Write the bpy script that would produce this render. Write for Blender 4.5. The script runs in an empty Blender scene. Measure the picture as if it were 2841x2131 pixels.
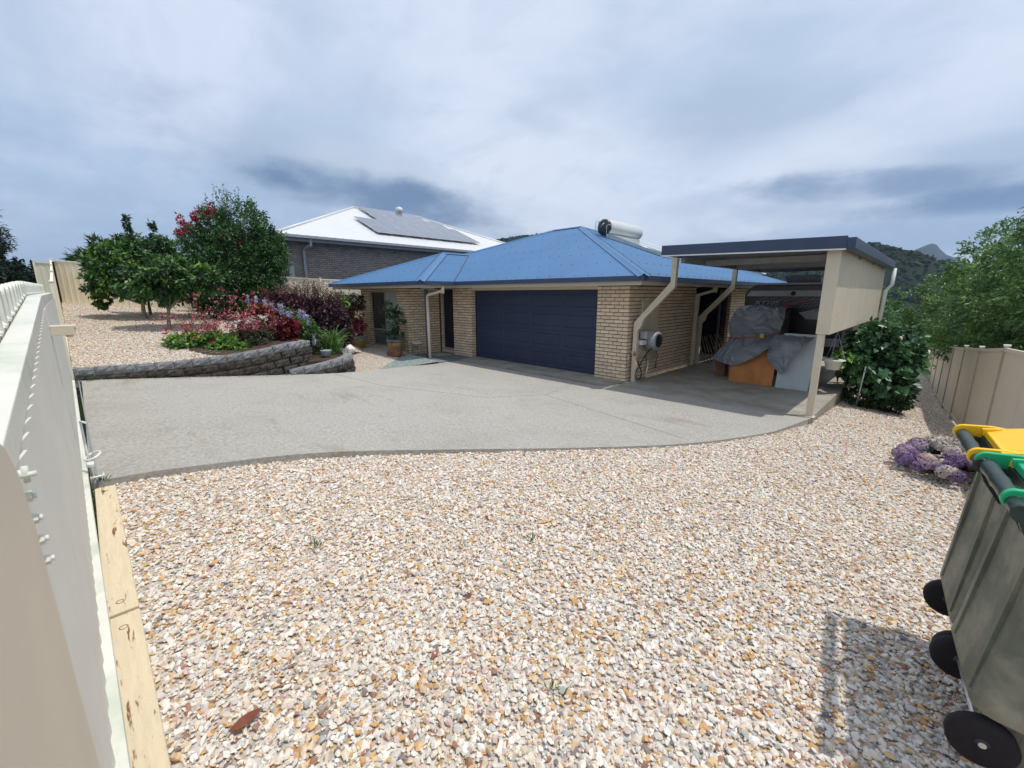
import bpy, bmesh, math, random
import numpy as np
from mathutils import Vector, Matrix, noise
R = math.radians
random.seed(7); rng = np.random.default_rng(7)
scene = bpy.context.scene
COL = scene.collection
# ------------------------------------------------------------------ camera
cam_d = bpy.data.cameras.new('camera'); cam = bpy.data.objects.new('camera', cam_d); COL.objects.link(cam)
cam.location = (0, 0, 2.05); cam.rotation_euler = (R(90 - 11.94), 0, R(45))
cam_d.lens = 14.924; cam_d.sensor_width = 36; cam_d.clip_start = 0.02; cam_d.clip_end = 9000
cam_d.dof.use_dof = True; cam_d.dof.focus_distance = 7.0; cam_d.dof.aperture_fstop = 5.6
scene.camera = cam
# ------------------------------------------------------------------ view
scene.view_settings.view_transform = 'Standard'; scene.view_settings.look = 'None'
scene.view_settings.exposure = 0.30; scene.view_settings.gamma = 1.0; scene.view_settings.use_curve_mapping = False
# ------------------------------------------------------------------ sun and sky
SUN_OFF = Vector((0.31, 0.15, 1.0)).normalized()          # towards the sun
sun_d = bpy.data.lights.new('sun', 'SUN'); sun = bpy.data.objects.new('sun', sun_d); COL.objects.link(sun)
sun_d.energy = 2.6; sun_d.angle = R(0.9); sun_d.color = (1.0, 0.955, 0.88)
sun.rotation_euler = (-SUN_OFF).to_track_quat('-Z', 'Y').to_euler(); sun.location = (10, 5, 30)

def build_world():
    w = bpy.data.worlds.new('World'); scene.world = w; w.use_nodes = True
    nt = w.node_tree; N = nt.nodes; L = nt.links; N.clear()
    def n(t, **k):
        q = N.new(t)
        for a, b in k.items(): setattr(q, a, b)
        return q
    def m(op, a, b=None, c=None, clamp=False):
        q = n('ShaderNodeMath', operation=op, use_clamp=clamp)
        for i, v in enumerate((a, b, c)):
            if v is None: continue
            if isinstance(v, (int, float)): q.inputs[i].default_value = v
            else: L.new(v, q.inputs[i])
        return q.outputs[0]
    def mixc(f, a, b):
        q = n('ShaderNodeMix', data_type='RGBA')
        for i, v in ((0, f), (6, a), (7, b)):
            if isinstance(v, (int, float)): q.inputs[i].default_value = v
            elif isinstance(v, tuple): q.inputs[i].default_value = (*v, 1)
            else: L.new(v, q.inputs[i])
        return q.outputs[2]
    sky = n('ShaderNodeTexSky', sky_type='NISHITA'); sky.sun_disc = False
    sky.sun_elevation = math.asin(SUN_OFF.z); sky.sun_rotation = math.atan2(SUN_OFF.x, SUN_OFF.y)
    sky.air_density = 1.2; sky.dust_density = 2.0
    tc = n('ShaderNodeTexCoord'); sep = n('ShaderNodeSeparateXYZ'); L.new(tc.outputs['Generated'], sep.inputs[0])
    x, y, z = sep.outputs
    zz = m('ADD', m('MAXIMUM', z, 0.0), 0.30)
    u = m('DIVIDE', x, zz); v = m('DIVIDE', y, zz)
    comb = n('ShaderNodeCombineXYZ'); L.new(u, comb.inputs[0]); L.new(v, comb.inputs[1])
    def noi(scale, detail, rough, off, dist=0.0, rot=0.0, sc=(1, 1, 1)):
        mp = n('ShaderNodeMapping'); mp.inputs['Location'].default_value = off; mp.inputs['Rotation'].default_value = (0, 0, rot)
        mp.inputs['Scale'].default_value = sc
        L.new(comb.outputs[0], mp.inputs[0])
        t = n('ShaderNodeTexNoise'); t.inputs['Scale'].default_value = scale; t.inputs['Detail'].default_value = detail
        t.inputs['Roughness'].default_value = rough; t.inputs['Distortion'].default_value = dist
        L.new(mp.outputs[0], t.inputs[0]); return t.outputs[0]
    def ss(v, a, b):
        q = n('ShaderNodeMapRange', interpolation_type='SMOOTHSTEP'); L.new(v, q.inputs[0])
        q.inputs[1].default_value = a; q.inputs[2].default_value = b; return q.outputs[0]
    big = noi(0.75, 5, 0.55, (3.1, 1.7, 0), 0.4)
    med = noi(2.1, 7, 0.58, (7.3, 2.2, 0), 0.4, 0.6, (1, 0.7, 1))
    streak = noi(1.3, 6, 0.55, (1.3, 8.2, 0), 0.3, R(-28), (0.6, 1.5, 1))
    # cloud deck : pale lavender grey, blue-grey where it is thin, slate where it is thick
    fine = noi(5.5, 9, 0.62, (2.3, 4.2, 0), 0.6, R(-30), (0.8, 1.2, 1))
    c = mixc(ss(streak, 0.33, 0.67), (0.430, 0.530, 0.680), (0.600, 0.665, 0.800))
    c = mixc(m('MULTIPLY', ss(big, 0.42, 0.60), 0.65), c, (0.700, 0.745, 0.840))
    c = mixc(m('MULTIPLY', ss(med, 0.50, 0.68), 0.36), c, (0.380, 0.470, 0.600))
    c = mixc(m('MULTIPLY', ss(fine, 0.48, 0.66), 0.22), c, (0.400, 0.480, 0.610))
    # slate cloud banks low over the houses and over the hills (directions in the sky)
    def bank(az, el, waz, wel, k, col, edge=0.9, tilt=0.0):
        nonlocal c
        azn = n('ShaderNodeMath', operation='ARCTAN2'); L.new(x, azn.inputs[0]); L.new(y, azn.inputs[1])
        eln = m('ARCSINE', z)
        da = m('SUBTRACT', azn.outputs[0], R(az)); de = m('SUBTRACT', m('SUBTRACT', eln, R(el)), m('MULTIPLY', da, tilt))
        q = m('ADD', m('POWER', m('ABSOLUTE', m('DIVIDE', da, R(waz))), 2.0), m('POWER', m('ABSOLUTE', m('DIVIDE', de, R(wel))), 2.0))
        q = m('ADD', q, m('MULTIPLY', m('SUBTRACT', wob, 0.5), 3.5))
        c = mixc(m('MULTIPLY', m('SUBTRACT', 1.0, ss(q, -0.1, 1.7)), k), c, col)
    wob = n('ShaderNodeTexNoise'); wob.inputs['Scale'].default_value = 4.2; wob.inputs['Detail'].default_value = 7
    wob.inputs['Roughness'].default_value = .60
    mpw = n('ShaderNodeMapping'); mpw.inputs['Scale'].default_value = (1.3, 1.3, 3.0); L.new(tc.outputs['Generated'], mpw.inputs[0]); L.new(mpw.outputs[0], wob.inputs[0]); wob = wob.outputs[0]
    bank(-40, 8.5, 16, 2.6, 0.5, (0.60, 0.67, 0.78))
    bank(-92, 4, 34, 12, 0.7, (0.260, 0.395, 0.580))
    bank(-64, 12.5, 19, 5.0, 0.60, (0.330, 0.415, 0.545), tilt=-0.20)
    bank(-62, 14.6, 11, 2.2, 0.40, (0.58, 0.64, 0.73), tilt=-0.20)
    bank(-58, 10.8, 14, 2.6, 0.97, (0.105, 0.180, 0.320), tilt=-0.14)
    bank(-72, 17.0, 4, 1.1, 0.4, (0.33, 0.43, 0.58), tilt=-0.2)
    bank(-19, 18.5, 9, 4.2, 0.5, (0.36, 0.44, 0.56))
    bank(-9, 14.6, 15, 2.8, 0.55, (0.60, 0.66, 0.77), tilt=0.1)
    bank(1, 18.0, 8, 3.0, 0.5, (0.68, 0.72, 0.83))
    bank(-6, 9.6, 17, 3.2, 0.55, (0.310, 0.405, 0.560))
    bank(-7, 10.4, 13, 1.5, 0.85, (0.140, 0.225, 0.385), tilt=-0.10)
    bank(4, 8.0, 13, 1.1, 0.9, (0.095, 0.185, 0.350))
    bank(-6, 5.4, 16, 1.8, 0.7, (0.22, 0.34, 0.53))
    clouds = n('ShaderNodeBackground'); L.new(c, clouds.inputs[0]); clouds.inputs[1].default_value = 1.02
    clear = n('ShaderNodeBackground'); L.new(sky.outputs[0], clear.inputs[0]); clear.inputs[1].default_value = 0.10
    mx = n('ShaderNodeMixShader'); mx.inputs[0].default_value = 0.90
    L.new(clear.outputs[0], mx.inputs[1]); L.new(clouds.outputs[0], mx.inputs[2])
    o = n('ShaderNodeOutputWorld'); L.new(mx.outputs[0], o.inputs[0])
build_world()

# ------------------------------------------------------------------ materials
MATS = {}
def mat(name, col=(.5, .5, .5), rough=.6, spec=.5, metal=0, var=.12, scale=6, bump=0, bscale=60, attr=None, rand=0,
        col2=None, c2scale=3, c2lo=.5, c2hi=.65, trans=0, coat=0, stretch=(1, 1, 1), ramp=None, alpha=None, col3=None, c3scale=1, c3lo=.6, c3hi=.7, c3st=(1, 1, 1)):
    if name in MATS: return MATS[name]
    M = bpy.data.materials.new(name); M.use_nodes = True; MATS[name] = M
    nt = M.node_tree; N = nt.nodes; L = nt.links; b = N['Principled BSDF']
    b.inputs['Roughness'].default_value = rough; b.inputs['Metallic'].default_value = metal
    b.inputs['Specular IOR Level'].default_value = spec; b.inputs['Coat Weight'].default_value = coat
    tc = N.new('ShaderNodeTexCoord'); mp = N.new('ShaderNodeMapping'); L.new(tc.outputs['Object'], mp.inputs[0]); mp.inputs['Scale'].default_value = stretch
    def noi(sc, det=5, r=.6):
        t = N.new('ShaderNodeTexNoise'); t.inputs['Scale'].default_value = sc; t.inputs['Detail'].default_value = det; t.inputs['Roughness'].default_value = r
        L.new(mp.outputs[0], t.inputs[0]); return t.outputs[0]
    cur = None
    if attr:
        a = N.new('ShaderNodeAttribute'); a.attribute_name = attr; cur = a.outputs['Color']
    elif ramp:
        oi = N.new('ShaderNodeObjectInfo'); cr = N.new('ShaderNodeValToRGB'); cr.color_ramp.interpolation = 'CONSTANT'
        e = cr.color_ramp.elements
        while len(e) > 1: e.remove(e[0])
        for i, (p, cc) in enumerate(ramp):
            q = e[0] if i == 0 else e.new(p); q.position = p; q.color = (*cc, 1)
        L.new(oi.outputs['Random'], cr.inputs[0]); cur = cr.outputs[0]
    else:
        rgb = N.new('ShaderNodeRGB'); rgb.outputs[0].default_value = (*col, 1); cur = rgb.outputs[0]
    if col2:
        mr = N.new('ShaderNodeMapRange'); L.new(noi(c2scale, 6, .62), mr.inputs[0]); mr.inputs[1].default_value = c2lo; mr.inputs[2].default_value = c2hi
        mx = N.new('ShaderNodeMix'); mx.data_type = 'RGBA'; L.new(mr.outputs[0], mx.inputs[0]); L.new(cur, mx.inputs[6]); mx.inputs[7].default_value = (*col2, 1); cur = mx.outputs[2]
    if col3:
        mp3 = N.new('ShaderNodeMapping'); L.new(tc.outputs['Object'], mp3.inputs[0]); mp3.inputs['Scale'].default_value = c3st; mp3.inputs['Rotation'].default_value = (0, 0, .35)
        t3 = N.new('ShaderNodeTexNoise'); t3.inputs['Scale'].default_value = c3scale; t3.inputs['Detail'].default_value = 8; t3.inputs['Roughness'].default_value = .68; L.new(mp3.outputs[0], t3.inputs[0])
        mr = N.new('ShaderNodeMapRange'); L.new(t3.outputs[0], mr.inputs[0]); mr.inputs[1].default_value = c3lo; mr.inputs[2].default_value = c3hi; mr.inputs[4].default_value = .8
        mx = N.new('ShaderNodeMix'); mx.data_type = 'RGBA'; L.new(mr.outputs[0], mx.inputs[0]); L.new(cur, mx.inputs[6]); mx.inputs[7].default_value = (*col3, 1); cur = mx.outputs[2]
    if var or rand:
        hsv = N.new('ShaderNodeHueSaturation'); L.new(cur, hsv.inputs['Color'])
        mr = N.new('ShaderNodeMapRange'); L.new(noi(scale), mr.inputs[0]); mr.inputs[1].default_value = .3; mr.inputs[2].default_value = .7
        mr.inputs[3].default_value = 1 - var; mr.inputs[4].default_value = 1 + var; v = mr.outputs[0]
        if rand:
            oi = N.new('ShaderNodeObjectInfo'); m2 = N.new('ShaderNodeMapRange'); L.new(oi.outputs['Random'], m2.inputs[0])
            m2.inputs[3].default_value = 1 - rand; m2.inputs[4].default_value = 1 + rand
            mm = N.new('ShaderNodeMath'); mm.operation = 'MULTIPLY'; L.new(v, mm.inputs[0]); L.new(m2.outputs[0], mm.inputs[1]); v = mm.outputs[0]
        L.new(v, hsv.inputs['Value']); cur = hsv.outputs[0]
    L.new(cur, b.inputs['Base Color'])
    if bump:
        bp = N.new('ShaderNodeBump'); bp.inputs['Strength'].default_value = min(1, bump); bp.inputs['Distance'].default_value = .01 * max(1, bump)
        L.new(noi(bscale, 6, .65), bp.inputs['Height']); L.new(bp.outputs[0], b.inputs['Normal'])
    if trans:
        tr = N.new('ShaderNodeBsdfTranslucent'); L.new(cur, tr.inputs[0]); ms = N.new('ShaderNodeMixShader'); ms.inputs[0].default_value = trans
        L.new(b.outputs[0], ms.inputs[1]); L.new(tr.outputs[0], ms.inputs[2]); L.new(ms.outputs[0], N['Material Output'].inputs[0])
    if alpha is not None: b.inputs['Alpha'].default_value = alpha
    return M
cream = mat('cream_paint', (.60, .53, .41), .45, .4, var=.06, scale=2)
creamf = mat('cream_fence_steel', (.76, .69, .54), .5, .3, var=.07, scale=1.2)
gatem = mat('gate_paint', (.68, .67, .59), .42, .35, var=.05, scale=2.5, col2=(.42, .50, .38), c2scale=3, c2lo=.48, c2hi=.75)
gateshell = mat('gate_board_paint', (.66, .64, .57), .5, .3, var=.05, scale=3)
postm = mat('gate_post_paint', (.62, .54, .42), .5, .3, var=.05, scale=3)
navy = mat('navy_steel', (.040, .062, .115), .45, .4, var=.1, scale=3)
doorm = mat('navy_door_paint', (.028, .040, .080), .5, .35, var=.1, scale=2, bump=.25, bscale=180)
roofm = mat('blue_roof_steel', (.050, .150, .31), .42, .45, var=.07, scale=.8)
roofcap = mat('blue_ridge_cap', (.052, .155, .32), .4, .5, var=.06)
screwm = mat('dark_screw', (.030, .10, .22), .5)
whitem = mat('white_roof_steel', (.60, .61, .63), .35, .5, var=.03, scale=1)
greym = mat('grey_trim', (.17, .18, .20), .5)
greyl = mat('light_grey_trim', (.30, .31, .33), .5)
brick1 = mat('cream_brick', (.72, .57, .405), .85, .2, var=.14, scale=9, rand=.11, bump=.7, bscale=90)
brick2 = mat('cream_brick_joined', (.50, .37, .235), .85, .2, var=.14, scale=9, attr='col', bump=.7, bscale=90)
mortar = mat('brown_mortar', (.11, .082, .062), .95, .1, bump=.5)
nbrick1 = mat('grey_brick', (.30, .265, .25), .9, .2, var=.15, scale=7, rand=.14, bump=.6)
nbrick2 = mat('grey_brick_joined', (.135, .12, .115), .9, .2, var=.15, scale=7, attr='col', bump=.6)
nmortar = mat('grey_mortar', (.10, .09, .09), .95, .1)
concrete = mat('exposed_concrete', (.40, .382, .345), .9, .2, var=.24, scale=32, bump=1.0, bscale=130, col2=(.33, .31, .27), c2scale=1.1, c2lo=.45, c2hi=.9, col3=(.24, .19, .13), c3scale=.9, c3lo=.60, c3hi=.78, c3st=(.45, 1.6, 1))
slabm = mat('smooth_concrete', (.36, .335, .285), .85, .2, var=.13, scale=2.5, bump=.4, bscale=160, col2=(.24, .21, .165), c2scale=1.3, c2lo=.45, c2hi=.75, col3=(.16, .12, .08), c3scale=2.2, c3lo=.58, c3hi=.75, c3st=(.5, 1.5, 1))
blackm = mat('black_plastic', (.012, .013, .014), .4, .5, var=.1)
rubber = mat('matt_black_rubber', (.016, .013, .016), .75, .3, var=.1)
darkm = mat('dark_interior', (.012, .012, .016), .8, .2)
screenm = mat('dark_flyscreen', (.010, .010, .018), .55, .35, bump=.3, bscale=500)
glassd = mat('dark_glass', (.02, .025, .035), .08, .8)
greyglass = mat('curtained_glass', (.13, .15, .16), .12, .7, var=.2, scale=4, stretch=(6, 6, .3))
curtain = mat('white_curtain', (.48, .50, .50), .8, .2, var=.08)
steel = mat('galvanised_steel', (.55, .57, .58), .35, .5, metal=.7)
silver = mat('silver_tank', (.62, .63, .62), .38, .5, metal=.35, var=.05, scale=2)
pvc = mat('white_pvc', (.72, .72, .70), .4)
redp = mat('red_plastic', (.55, .06, .03), .4)
greyp = mat('grey_plastic', (.34, .35, .38), .45)
timberp = mat('cream_painted_timber', (.66, .55, .38), .8, .2, var=.08, scale=5, bump=.5, bscale=40, stretch=(1, 8, 8), col2=(.20, .095, .045), c2scale=3.6, c2lo=.59, c2hi=.64)
ply = mat('orange_plywood', (.47, .185, .055), .6, .3, var=.25, scale=3, stretch=(1.2, 1, .5))
boardw = mat('pale_grey_board', (.44, .50, .52), .5, .3, var=.05)
tarp = mat('grey_tarpaulin', (.20, .22, .25), .28, .6, var=.1, scale=4, bump=.3, bscale=500)
blockm = mat('split_face_block', (.21, .215, .22), .95, .15, var=.35, scale=22, bump=1.0, bscale=45, rand=.1)
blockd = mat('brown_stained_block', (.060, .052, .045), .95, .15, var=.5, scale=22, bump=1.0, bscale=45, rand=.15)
capm = mat('block_top', (.36, .365, .35), .9, .15, var=.2, scale=20, bump=.5)
soil = mat('dark_soil', (.07, .05, .035), .95, .1, var=.3, bump=1)
leafm = mat('leaf', attr='col', rough=.42, spec=.4, var=.1, scale=2, trans=.28)
leafg = mat('glossy_leaf', attr='col', rough=.38, spec=.5, var=.1, scale=2, trans=.2)
petalm = mat('petal', attr='col', rough=.7, spec=.2, var=.08, trans=.3)
barkm = mat('bark', (.16, .13, .10), .9, .1, var=.3, scale=12, bump=1, bscale=30)
paleb = mat('pale_bark', (.26, .23, .18), .9, .1, var=.3, scale=12, bump=1, bscale=30)
yellowp = mat('yellow_plastic', (.87, .52, .012), .42, .4, var=.05)
greenp = mat('green_plastic', (.02, .42, .18), .42, .4, var=.05)
binm = mat('faded_green_bin', (.13, .14, .11), .6, .3, var=.2, scale=4, col2=(.36, .33, .26), c2scale=2.5, c2lo=.40, c2hi=.66, col3=(.10, .10, .07), c3scale=6, c3lo=.58, c3hi=.72, c3st=(1, 1, .25), bump=.2)
bindark = mat('dark_green_plastic', (.018, .035, .030), .35, .5, var=.3, scale=14)
glazeb = mat('blue_grey_glaze', (.24, .28, .32), .25, .6, var=.15)
glazey = mat('amber_glaze', (.42, .26, .08), .3, .6, var=.3, scale=9, stretch=(1, 1, .2), col2=(.03, .02, .015), c2scale=5, c2lo=.48, c2hi=.62)
terracotta = mat('brown_rock', (.22, .105, .06), .85, .2, var=.35, scale=10, bump=1)
whiter = mat('white_rock', (.72, .67, .58), .8, .2, var=.12, scale=12, bump=.8)
blackr = mat('black_pebble', (.02, .02, .022), .35, .5)
matm = mat('beige_doormat', (.42, .40, .32), .95, .1, var=.15, scale=20, bump=1, bscale=300)
caravanw = mat('caravan_white', (.36, .38, .41), .35, .5)
caravank = mat('caravan_black', (.013, .013, .02), .3, .5)
bamboo = mat('bamboo', (.30, .22, .13), .7, .2, var=.3)
ropem = mat('red_rope', (.32, .10, .07), .8)
STONES = [(0, (.68, .63, .57)), (.19, (.74, .71, .65)), (.34, (.66, .57, .46)), (.44, (.64, .51, .37)), (.52, (.70, .63, .55)), (.65, (.55, .52, .48)),
          (.73, (.56, .34, .15)), (.80, (.56, .43, .38)), (.865, (.40, .40, .38)), (.91, (.62, .42, .21)), (.955, (.32, .17, .11)), (.988, (.22, .19, .18))]
stonem = mat('quartz_chip', ramp=STONES, rough=.75, spec=.3, var=.10, scale=25)
BLUES = [(0, (.34, .41, .39)), (.3, (.42, .49, .46)), (.55, (.25, .31, .31)), (.8, (.52, .56, .52))]
bluestone = mat('blue_green_chip', ramp=BLUES, rough=.7, spec=.3, var=.1, scale=25)

def gravel_ground_mat(name, cols, sc):
    M = bpy.data.materials.new(name); M.use_nodes = True; nt = M.node_tree; N = nt.nodes; L = nt.links; b = N['Principled BSDF']
    tc = N.new('ShaderNodeTexCoord'); vo = N.new('ShaderNodeTexVoronoi'); vo.inputs['Scale'].default_value = sc; L.new(tc.outputs['Object'], vo.inputs[0])
    s = N.new('ShaderNodeSeparateColor'); L.new(vo.outputs['Color'], s.inputs[0])
    cr = N.new('ShaderNodeValToRGB'); cr.color_ramp.interpolation = 'CONSTANT'; e = cr.color_ramp.elements
    while len(e) > 1: e.remove(e[0])
    for i, (p, cc) in enumerate(cols):
        q = e[0] if i == 0 else e.new(p); q.position = p; q.color = (*[k * .8 for k in cc], 1)
    L.new(s.outputs[0], cr.inputs[0]); L.new(cr.outputs[0], b.inputs['Base Color']); b.inputs['Roughness'].default_value = .9
    bp = N.new('ShaderNodeBump'); bp.inputs['Strength'].default_value = 1; bp.inputs['Distance'].default_value = .012; bp.invert = True
    L.new(vo.outputs['Distance'], bp.inputs['Height']); L.new(bp.outputs[0], b.inputs['Normal']); return M
gravelg = gravel_ground_mat('gravel_bed', STONES, 42)
blueg = gravel_ground_mat('blue_gravel_bed', BLUES, 60)

# ------------------------------------------------------------------ helpers
def link(o, parent=None):
    COL.objects.link(o)
    if parent: o.parent = parent
    return o
def props(o, label=None, cat=None, group=None, kind=None):
    if label: o['label'] = label
    if cat: o['category'] = cat
    if group: o['group'] = group
    if kind: o['kind'] = kind
    return o
def thing(name, label, cat, loc=(0, 0, 0), group=None, rz=0):
    o = bpy.data.objects.new(name, None); o.empty_display_size = .1; link(o); o.location = loc; o.rotation_euler = (0, 0, rz)
    return props(o, label, cat, group)
class B:
    """collects boxes, tubes and sheets; build() links them as one mesh object"""
    def __init__(s): s.v = []; s.f = []; s.sm = []
    def add(s, vs, fs, sm=False):
        k = len(s.v); s.v += [tuple(v) for v in vs]; s.f += [tuple(i + k for i in f) for f in fs]; s.sm += [sm] * len(fs); return s
    def box(s, x0, y0, z0, x1, y1, z1, M=None):
        vs = [Vector((x, y, z)) for z in (z0, z1) for y in (y0, y1) for x in (x0, x1)]
        if M: vs = [M @ v for v in vs]
        return s.add(vs, [(0, 2, 3, 1), (4, 5, 7, 6), (0, 1, 5, 4), (2, 6, 7, 3), (0, 4, 6, 2), (1, 3, 7, 5)])
    def bar(s, a, b, w, h, up=(0, 0, 1)):
        a, b = Vector(a), Vector(b); d = (b - a); l = d.length; d.normalize(); up = Vector(up)
        if abs(d.dot(up)) > .99: up = Vector((1, 0, 0))
        x = d.cross(up).normalized(); z = x.cross(d)
        M = Matrix((x, d, z)).transposed().to_4x4(); M.translation = a
        return s.box(-w / 2, 0, -h / 2, w / 2, l, h / 2, M)
    def tube(s, pts, r, n=10, cap=True, sm=True):
        pts = [Vector(p) for p in pts]; m = len(pts); rs = r if isinstance(r, (list, tuple)) else [r] * m
        vs = []; ref = None
        for i, p in enumerate(pts):
            d = (pts[min(i + 1, m - 1)] - pts[max(i - 1, 0)]).normalized()
            if ref is None: ref = Vector((0, 0, 1)) if abs(d.z) < .9 else Vector((1, 0, 0))
            x = d.cross(ref).normalized(); y = d.cross(x); ref = x.cross(d) if True else ref
            for k in range(n):
                a = 2 * math.pi * k / n; vs.append(p + (x * math.cos(a) + y * math.sin(a)) * rs[i])
        fs = [(i * n + k, i * n + (k + 1) % n, (i + 1) * n + (k + 1) % n, (i + 1) * n + k) for i in range(m - 1) for k in range(n)]
        s.add(vs, fs, sm)
        if cap:
            k0 = len(s.v) - m * n; s.f += [tuple(k0 + k for k in reversed(range(n))), tuple(k0 + (m - 1) * n + k for k in range(n))]; s.sm += [False] * 2
        return s
    def lathe(s, prof, c=(0, 0, 0), n=24, axis='z'):
        vs = []
        for r, z in prof:
            for k in range(n):
                a = 2 * math.pi * k / n; p = (r * math.cos(a), r * math.sin(a), z)
                if axis == 'y': p = (p[0], p[2], p[1])
                if axis == 'x': p = (p[2], p[0], p[1])
                vs.append((p[0] + c[0], p[1] + c[1], p[2] + c[2]))
        fs = [(i * n + k, i * n + (k + 1) % n, (i + 1) * n + (k + 1) % n, (i + 1) * n + k) for i in range(len(prof) - 1) for k in range(n)]
        return s.add(vs, fs, True)
    def prism(s, poly, a, b, axis='z'):
        """poly extruded from a to b along axis"""
        def P(p, t):
            return {'z': (p[0], p[1], t), 'y': (p[0], t, p[1]), 'x': (t, p[0], p[1])}[axis]
        n = len(poly); vs = [P(p, a) for p in poly] + [P(p, b) for p in poly]
        return s.add(vs, [tuple(range(n)), tuple(reversed(range(n, 2 * n)))] + [(i, (i + 1) % n + 0, (i + 1) % n + n, i + n) for i in range(n)])
    def build(s, name, m, parent=None, bevel=0, fix=True, **k):
        me = bpy.data.meshes.new(name); me.from_pydata(s.v, [], s.f); me.polygons.foreach_set('use_smooth', s.sm); me.update()
        if fix:
            bm = bmesh.new(); bm.from_mesh(me); bmesh.ops.recalc_face_normals(bm, faces=bm.faces); bm.to_mesh(me); bm.free()
        me.materials.append(m); o = link(bpy.data.objects.new(name, me), parent)
        if bevel:
            md = o.modifiers.new('bevel', 'BEVEL'); md.width = bevel; md.segments = 2; md.limit_method = 'ANGLE'; md.angle_limit = R(40)
        return props(o, **k)
def copy_tree(o, parent=None):
    c = o.copy(); COL.objects.link(c); c.parent = parent
    for ch in list(o.children): copy_tree(ch, c)
    return c

def zg(y): return max(0.0, min(.45, .45 * (1 - y / 7.2)))
def terrain(name, poly, zf, m, step=.5, thick=0, **k):
    """a ground sheet with the outline poly, following the height function zf"""
    bm = bmesh.new(); vs = [bm.verts.new((p[0], p[1], 0)) for p in poly]; bm.faces.new(vs)
    xs = [p[0] for p in poly]; ys = [p[1] for p in poly]
    for ax, lo, hi in ((0, min(xs), max(xs)), (1, min(ys), max(ys))):
        t = math.ceil(lo / step) * step + .013
        while t < hi:
            co = [0, 0, 0]; co[ax] = t; no = [0, 0, 0]; no[ax] = 1
            bmesh.ops.bisect_plane(bm, geom=bm.verts[:] + bm.edges[:] + bm.faces[:], plane_co=co, plane_no=no); t += step
    for v in bm.verts: v.co.z = zf(v.co.x, v.co.y)
    if thick:
        r = bmesh.ops.extrude_face_region(bm, geom=bm.faces[:])
        for v in [g for g in r['geom'] if isinstance(g, bmesh.types.BMVert)]: v.co.z -= thick
    bmesh.ops.recalc_face_normals(bm, faces=bm.faces)
    if not thick:
        for f in bm.faces:
            f.normal_update()
            if f.normal.z < 0: f.normal_flip()
    me = bpy.data.meshes.new(name); bm.to_mesh(me); bm.free(); me.materials.append(m)
    return props(link(bpy.data.objects.new(name, me)), **k)
def spline(pts, n=12):
    out = []
    P = [Vector(p) for p in pts]; P = [2 * P[0] - P[1]] + P + [2 * P[-1] - P[-2]]
    for i in range(1, len(P) - 2):
        for j in range(n):
            t = j / n; a, b, c, d = P[i - 1:i + 3]
            out.append(.5 * (2 * b + (c - a) * t + (2 * a - 5 * b + 4 * c - d) * t * t + (3 * b - a - 3 * c + d) * t ** 3))
    out.append(P[-2].copy()); return out

# ------------------------------------------------------------------ ground and paving
def lerp(a, b, t): return a + (b - a) * max(0, min(1, t))
DRV = [(p.x, p.y) for p in spline([(-4.97, -.16), (-4.98, .19), (-4.9, .61), (-4.71, 1.34), (-4.39, 1.98), (-3.74, 2.92), (-2.94, 4.07), (-2.15, 5.39), (-1.62, 6.9), (-1.32, 8.35)], 5)]
def z_drive(x, y): return zg(y)
def z_yard(x, y):                                    # gravel in front and down the right side
    z = zg(y) - .035 - .035 * max(0, min(1, (-3.0 - x) / 1.5))
    if y > 7: z -= lerp(0, .13, (y - 7) / 5)
    if y > 7.5 and x > -1.4: z -= lerp(0, 1, (y - 7.5) / 9) * lerp(.25, .95, (x + 1.4) / 2.0)
    if y > 16: z -= (y - 16) * .06
    return z
WALL = [(-11.36, -.28), (-11.1, .69), (-10.88, 1.45), (-10.66, 2.15), (-10.50, 2.7), (-10.42, 3.15), (-10.55, 3.55), (-11.1, 3.95), (-12.0, 4.4), (-12.8, 5.2), (-13.5, 6.3), (-14.4, 6.9), (-16.2, 7.05)]
WTOP = [.69, .70, .73, .79, .87, .95, .97, .92, .70, .42, .20, .08, .05]
FEN = [(-24, -.5), (-22.6, 1.4), (-21.3, 3.2), (-19.9, 5.1), (-18.3, 7.3), (-18.0, 9.5)]
FZ = [1.70, 1.56, 1.40, 1.22, 1.05, 1.0]
# far ground: one sheet out to the horizon, falling away behind the houses
def build_ground():
    def ax(c0, c1, st, far):
        a = list(np.arange(c0, c1, st)); d = st; lo = [c0]; hi = [c1]
        while lo[-1] > -far: d *= 1.35; lo.append(lo[-1] - d)
        d = st
        while hi[-1] < far: d *= 1.35; hi.append(hi[-1] + d)
        return sorted(set(lo + a + hi))
    X = ax(-32, 10, 2.0, 3000); Y = ax(-8, 30, 2.0, 2400)
    def h(x, y):
        z = -.35
        if x < -17.5: z = .5
        if x < -26: z = .9
        r = math.hypot(x, y)
        if x > -18 and y > 18: z -= min(25, (y - 18) * .18)
        if x > -4 and y > 2: z = min(z, -3.4)
        if x > 2: z -= min(12, (x - 2) * .22)
        if r > 60: z -= min(20, (r - 60) * .05)
        return z
    vs = [(x, y, h(x, y)) for y in Y for x in X]; nx = len(X)
    fs = [(j * nx + i, j * nx + i + 1, (j + 1) * nx + i + 1, (j + 1) * nx + i) for j in range(len(Y) - 1) for i in range(nx - 1)]
    grass = mat('grassy_ground', (.075, .10, .035), .95, .1, var=.3, scale=.5, col2=(.13, .12, .06), c2scale=.08)
    B().add(vs, fs).build('ground', grass, kind='structure', fix=False)
build_ground()
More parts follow.
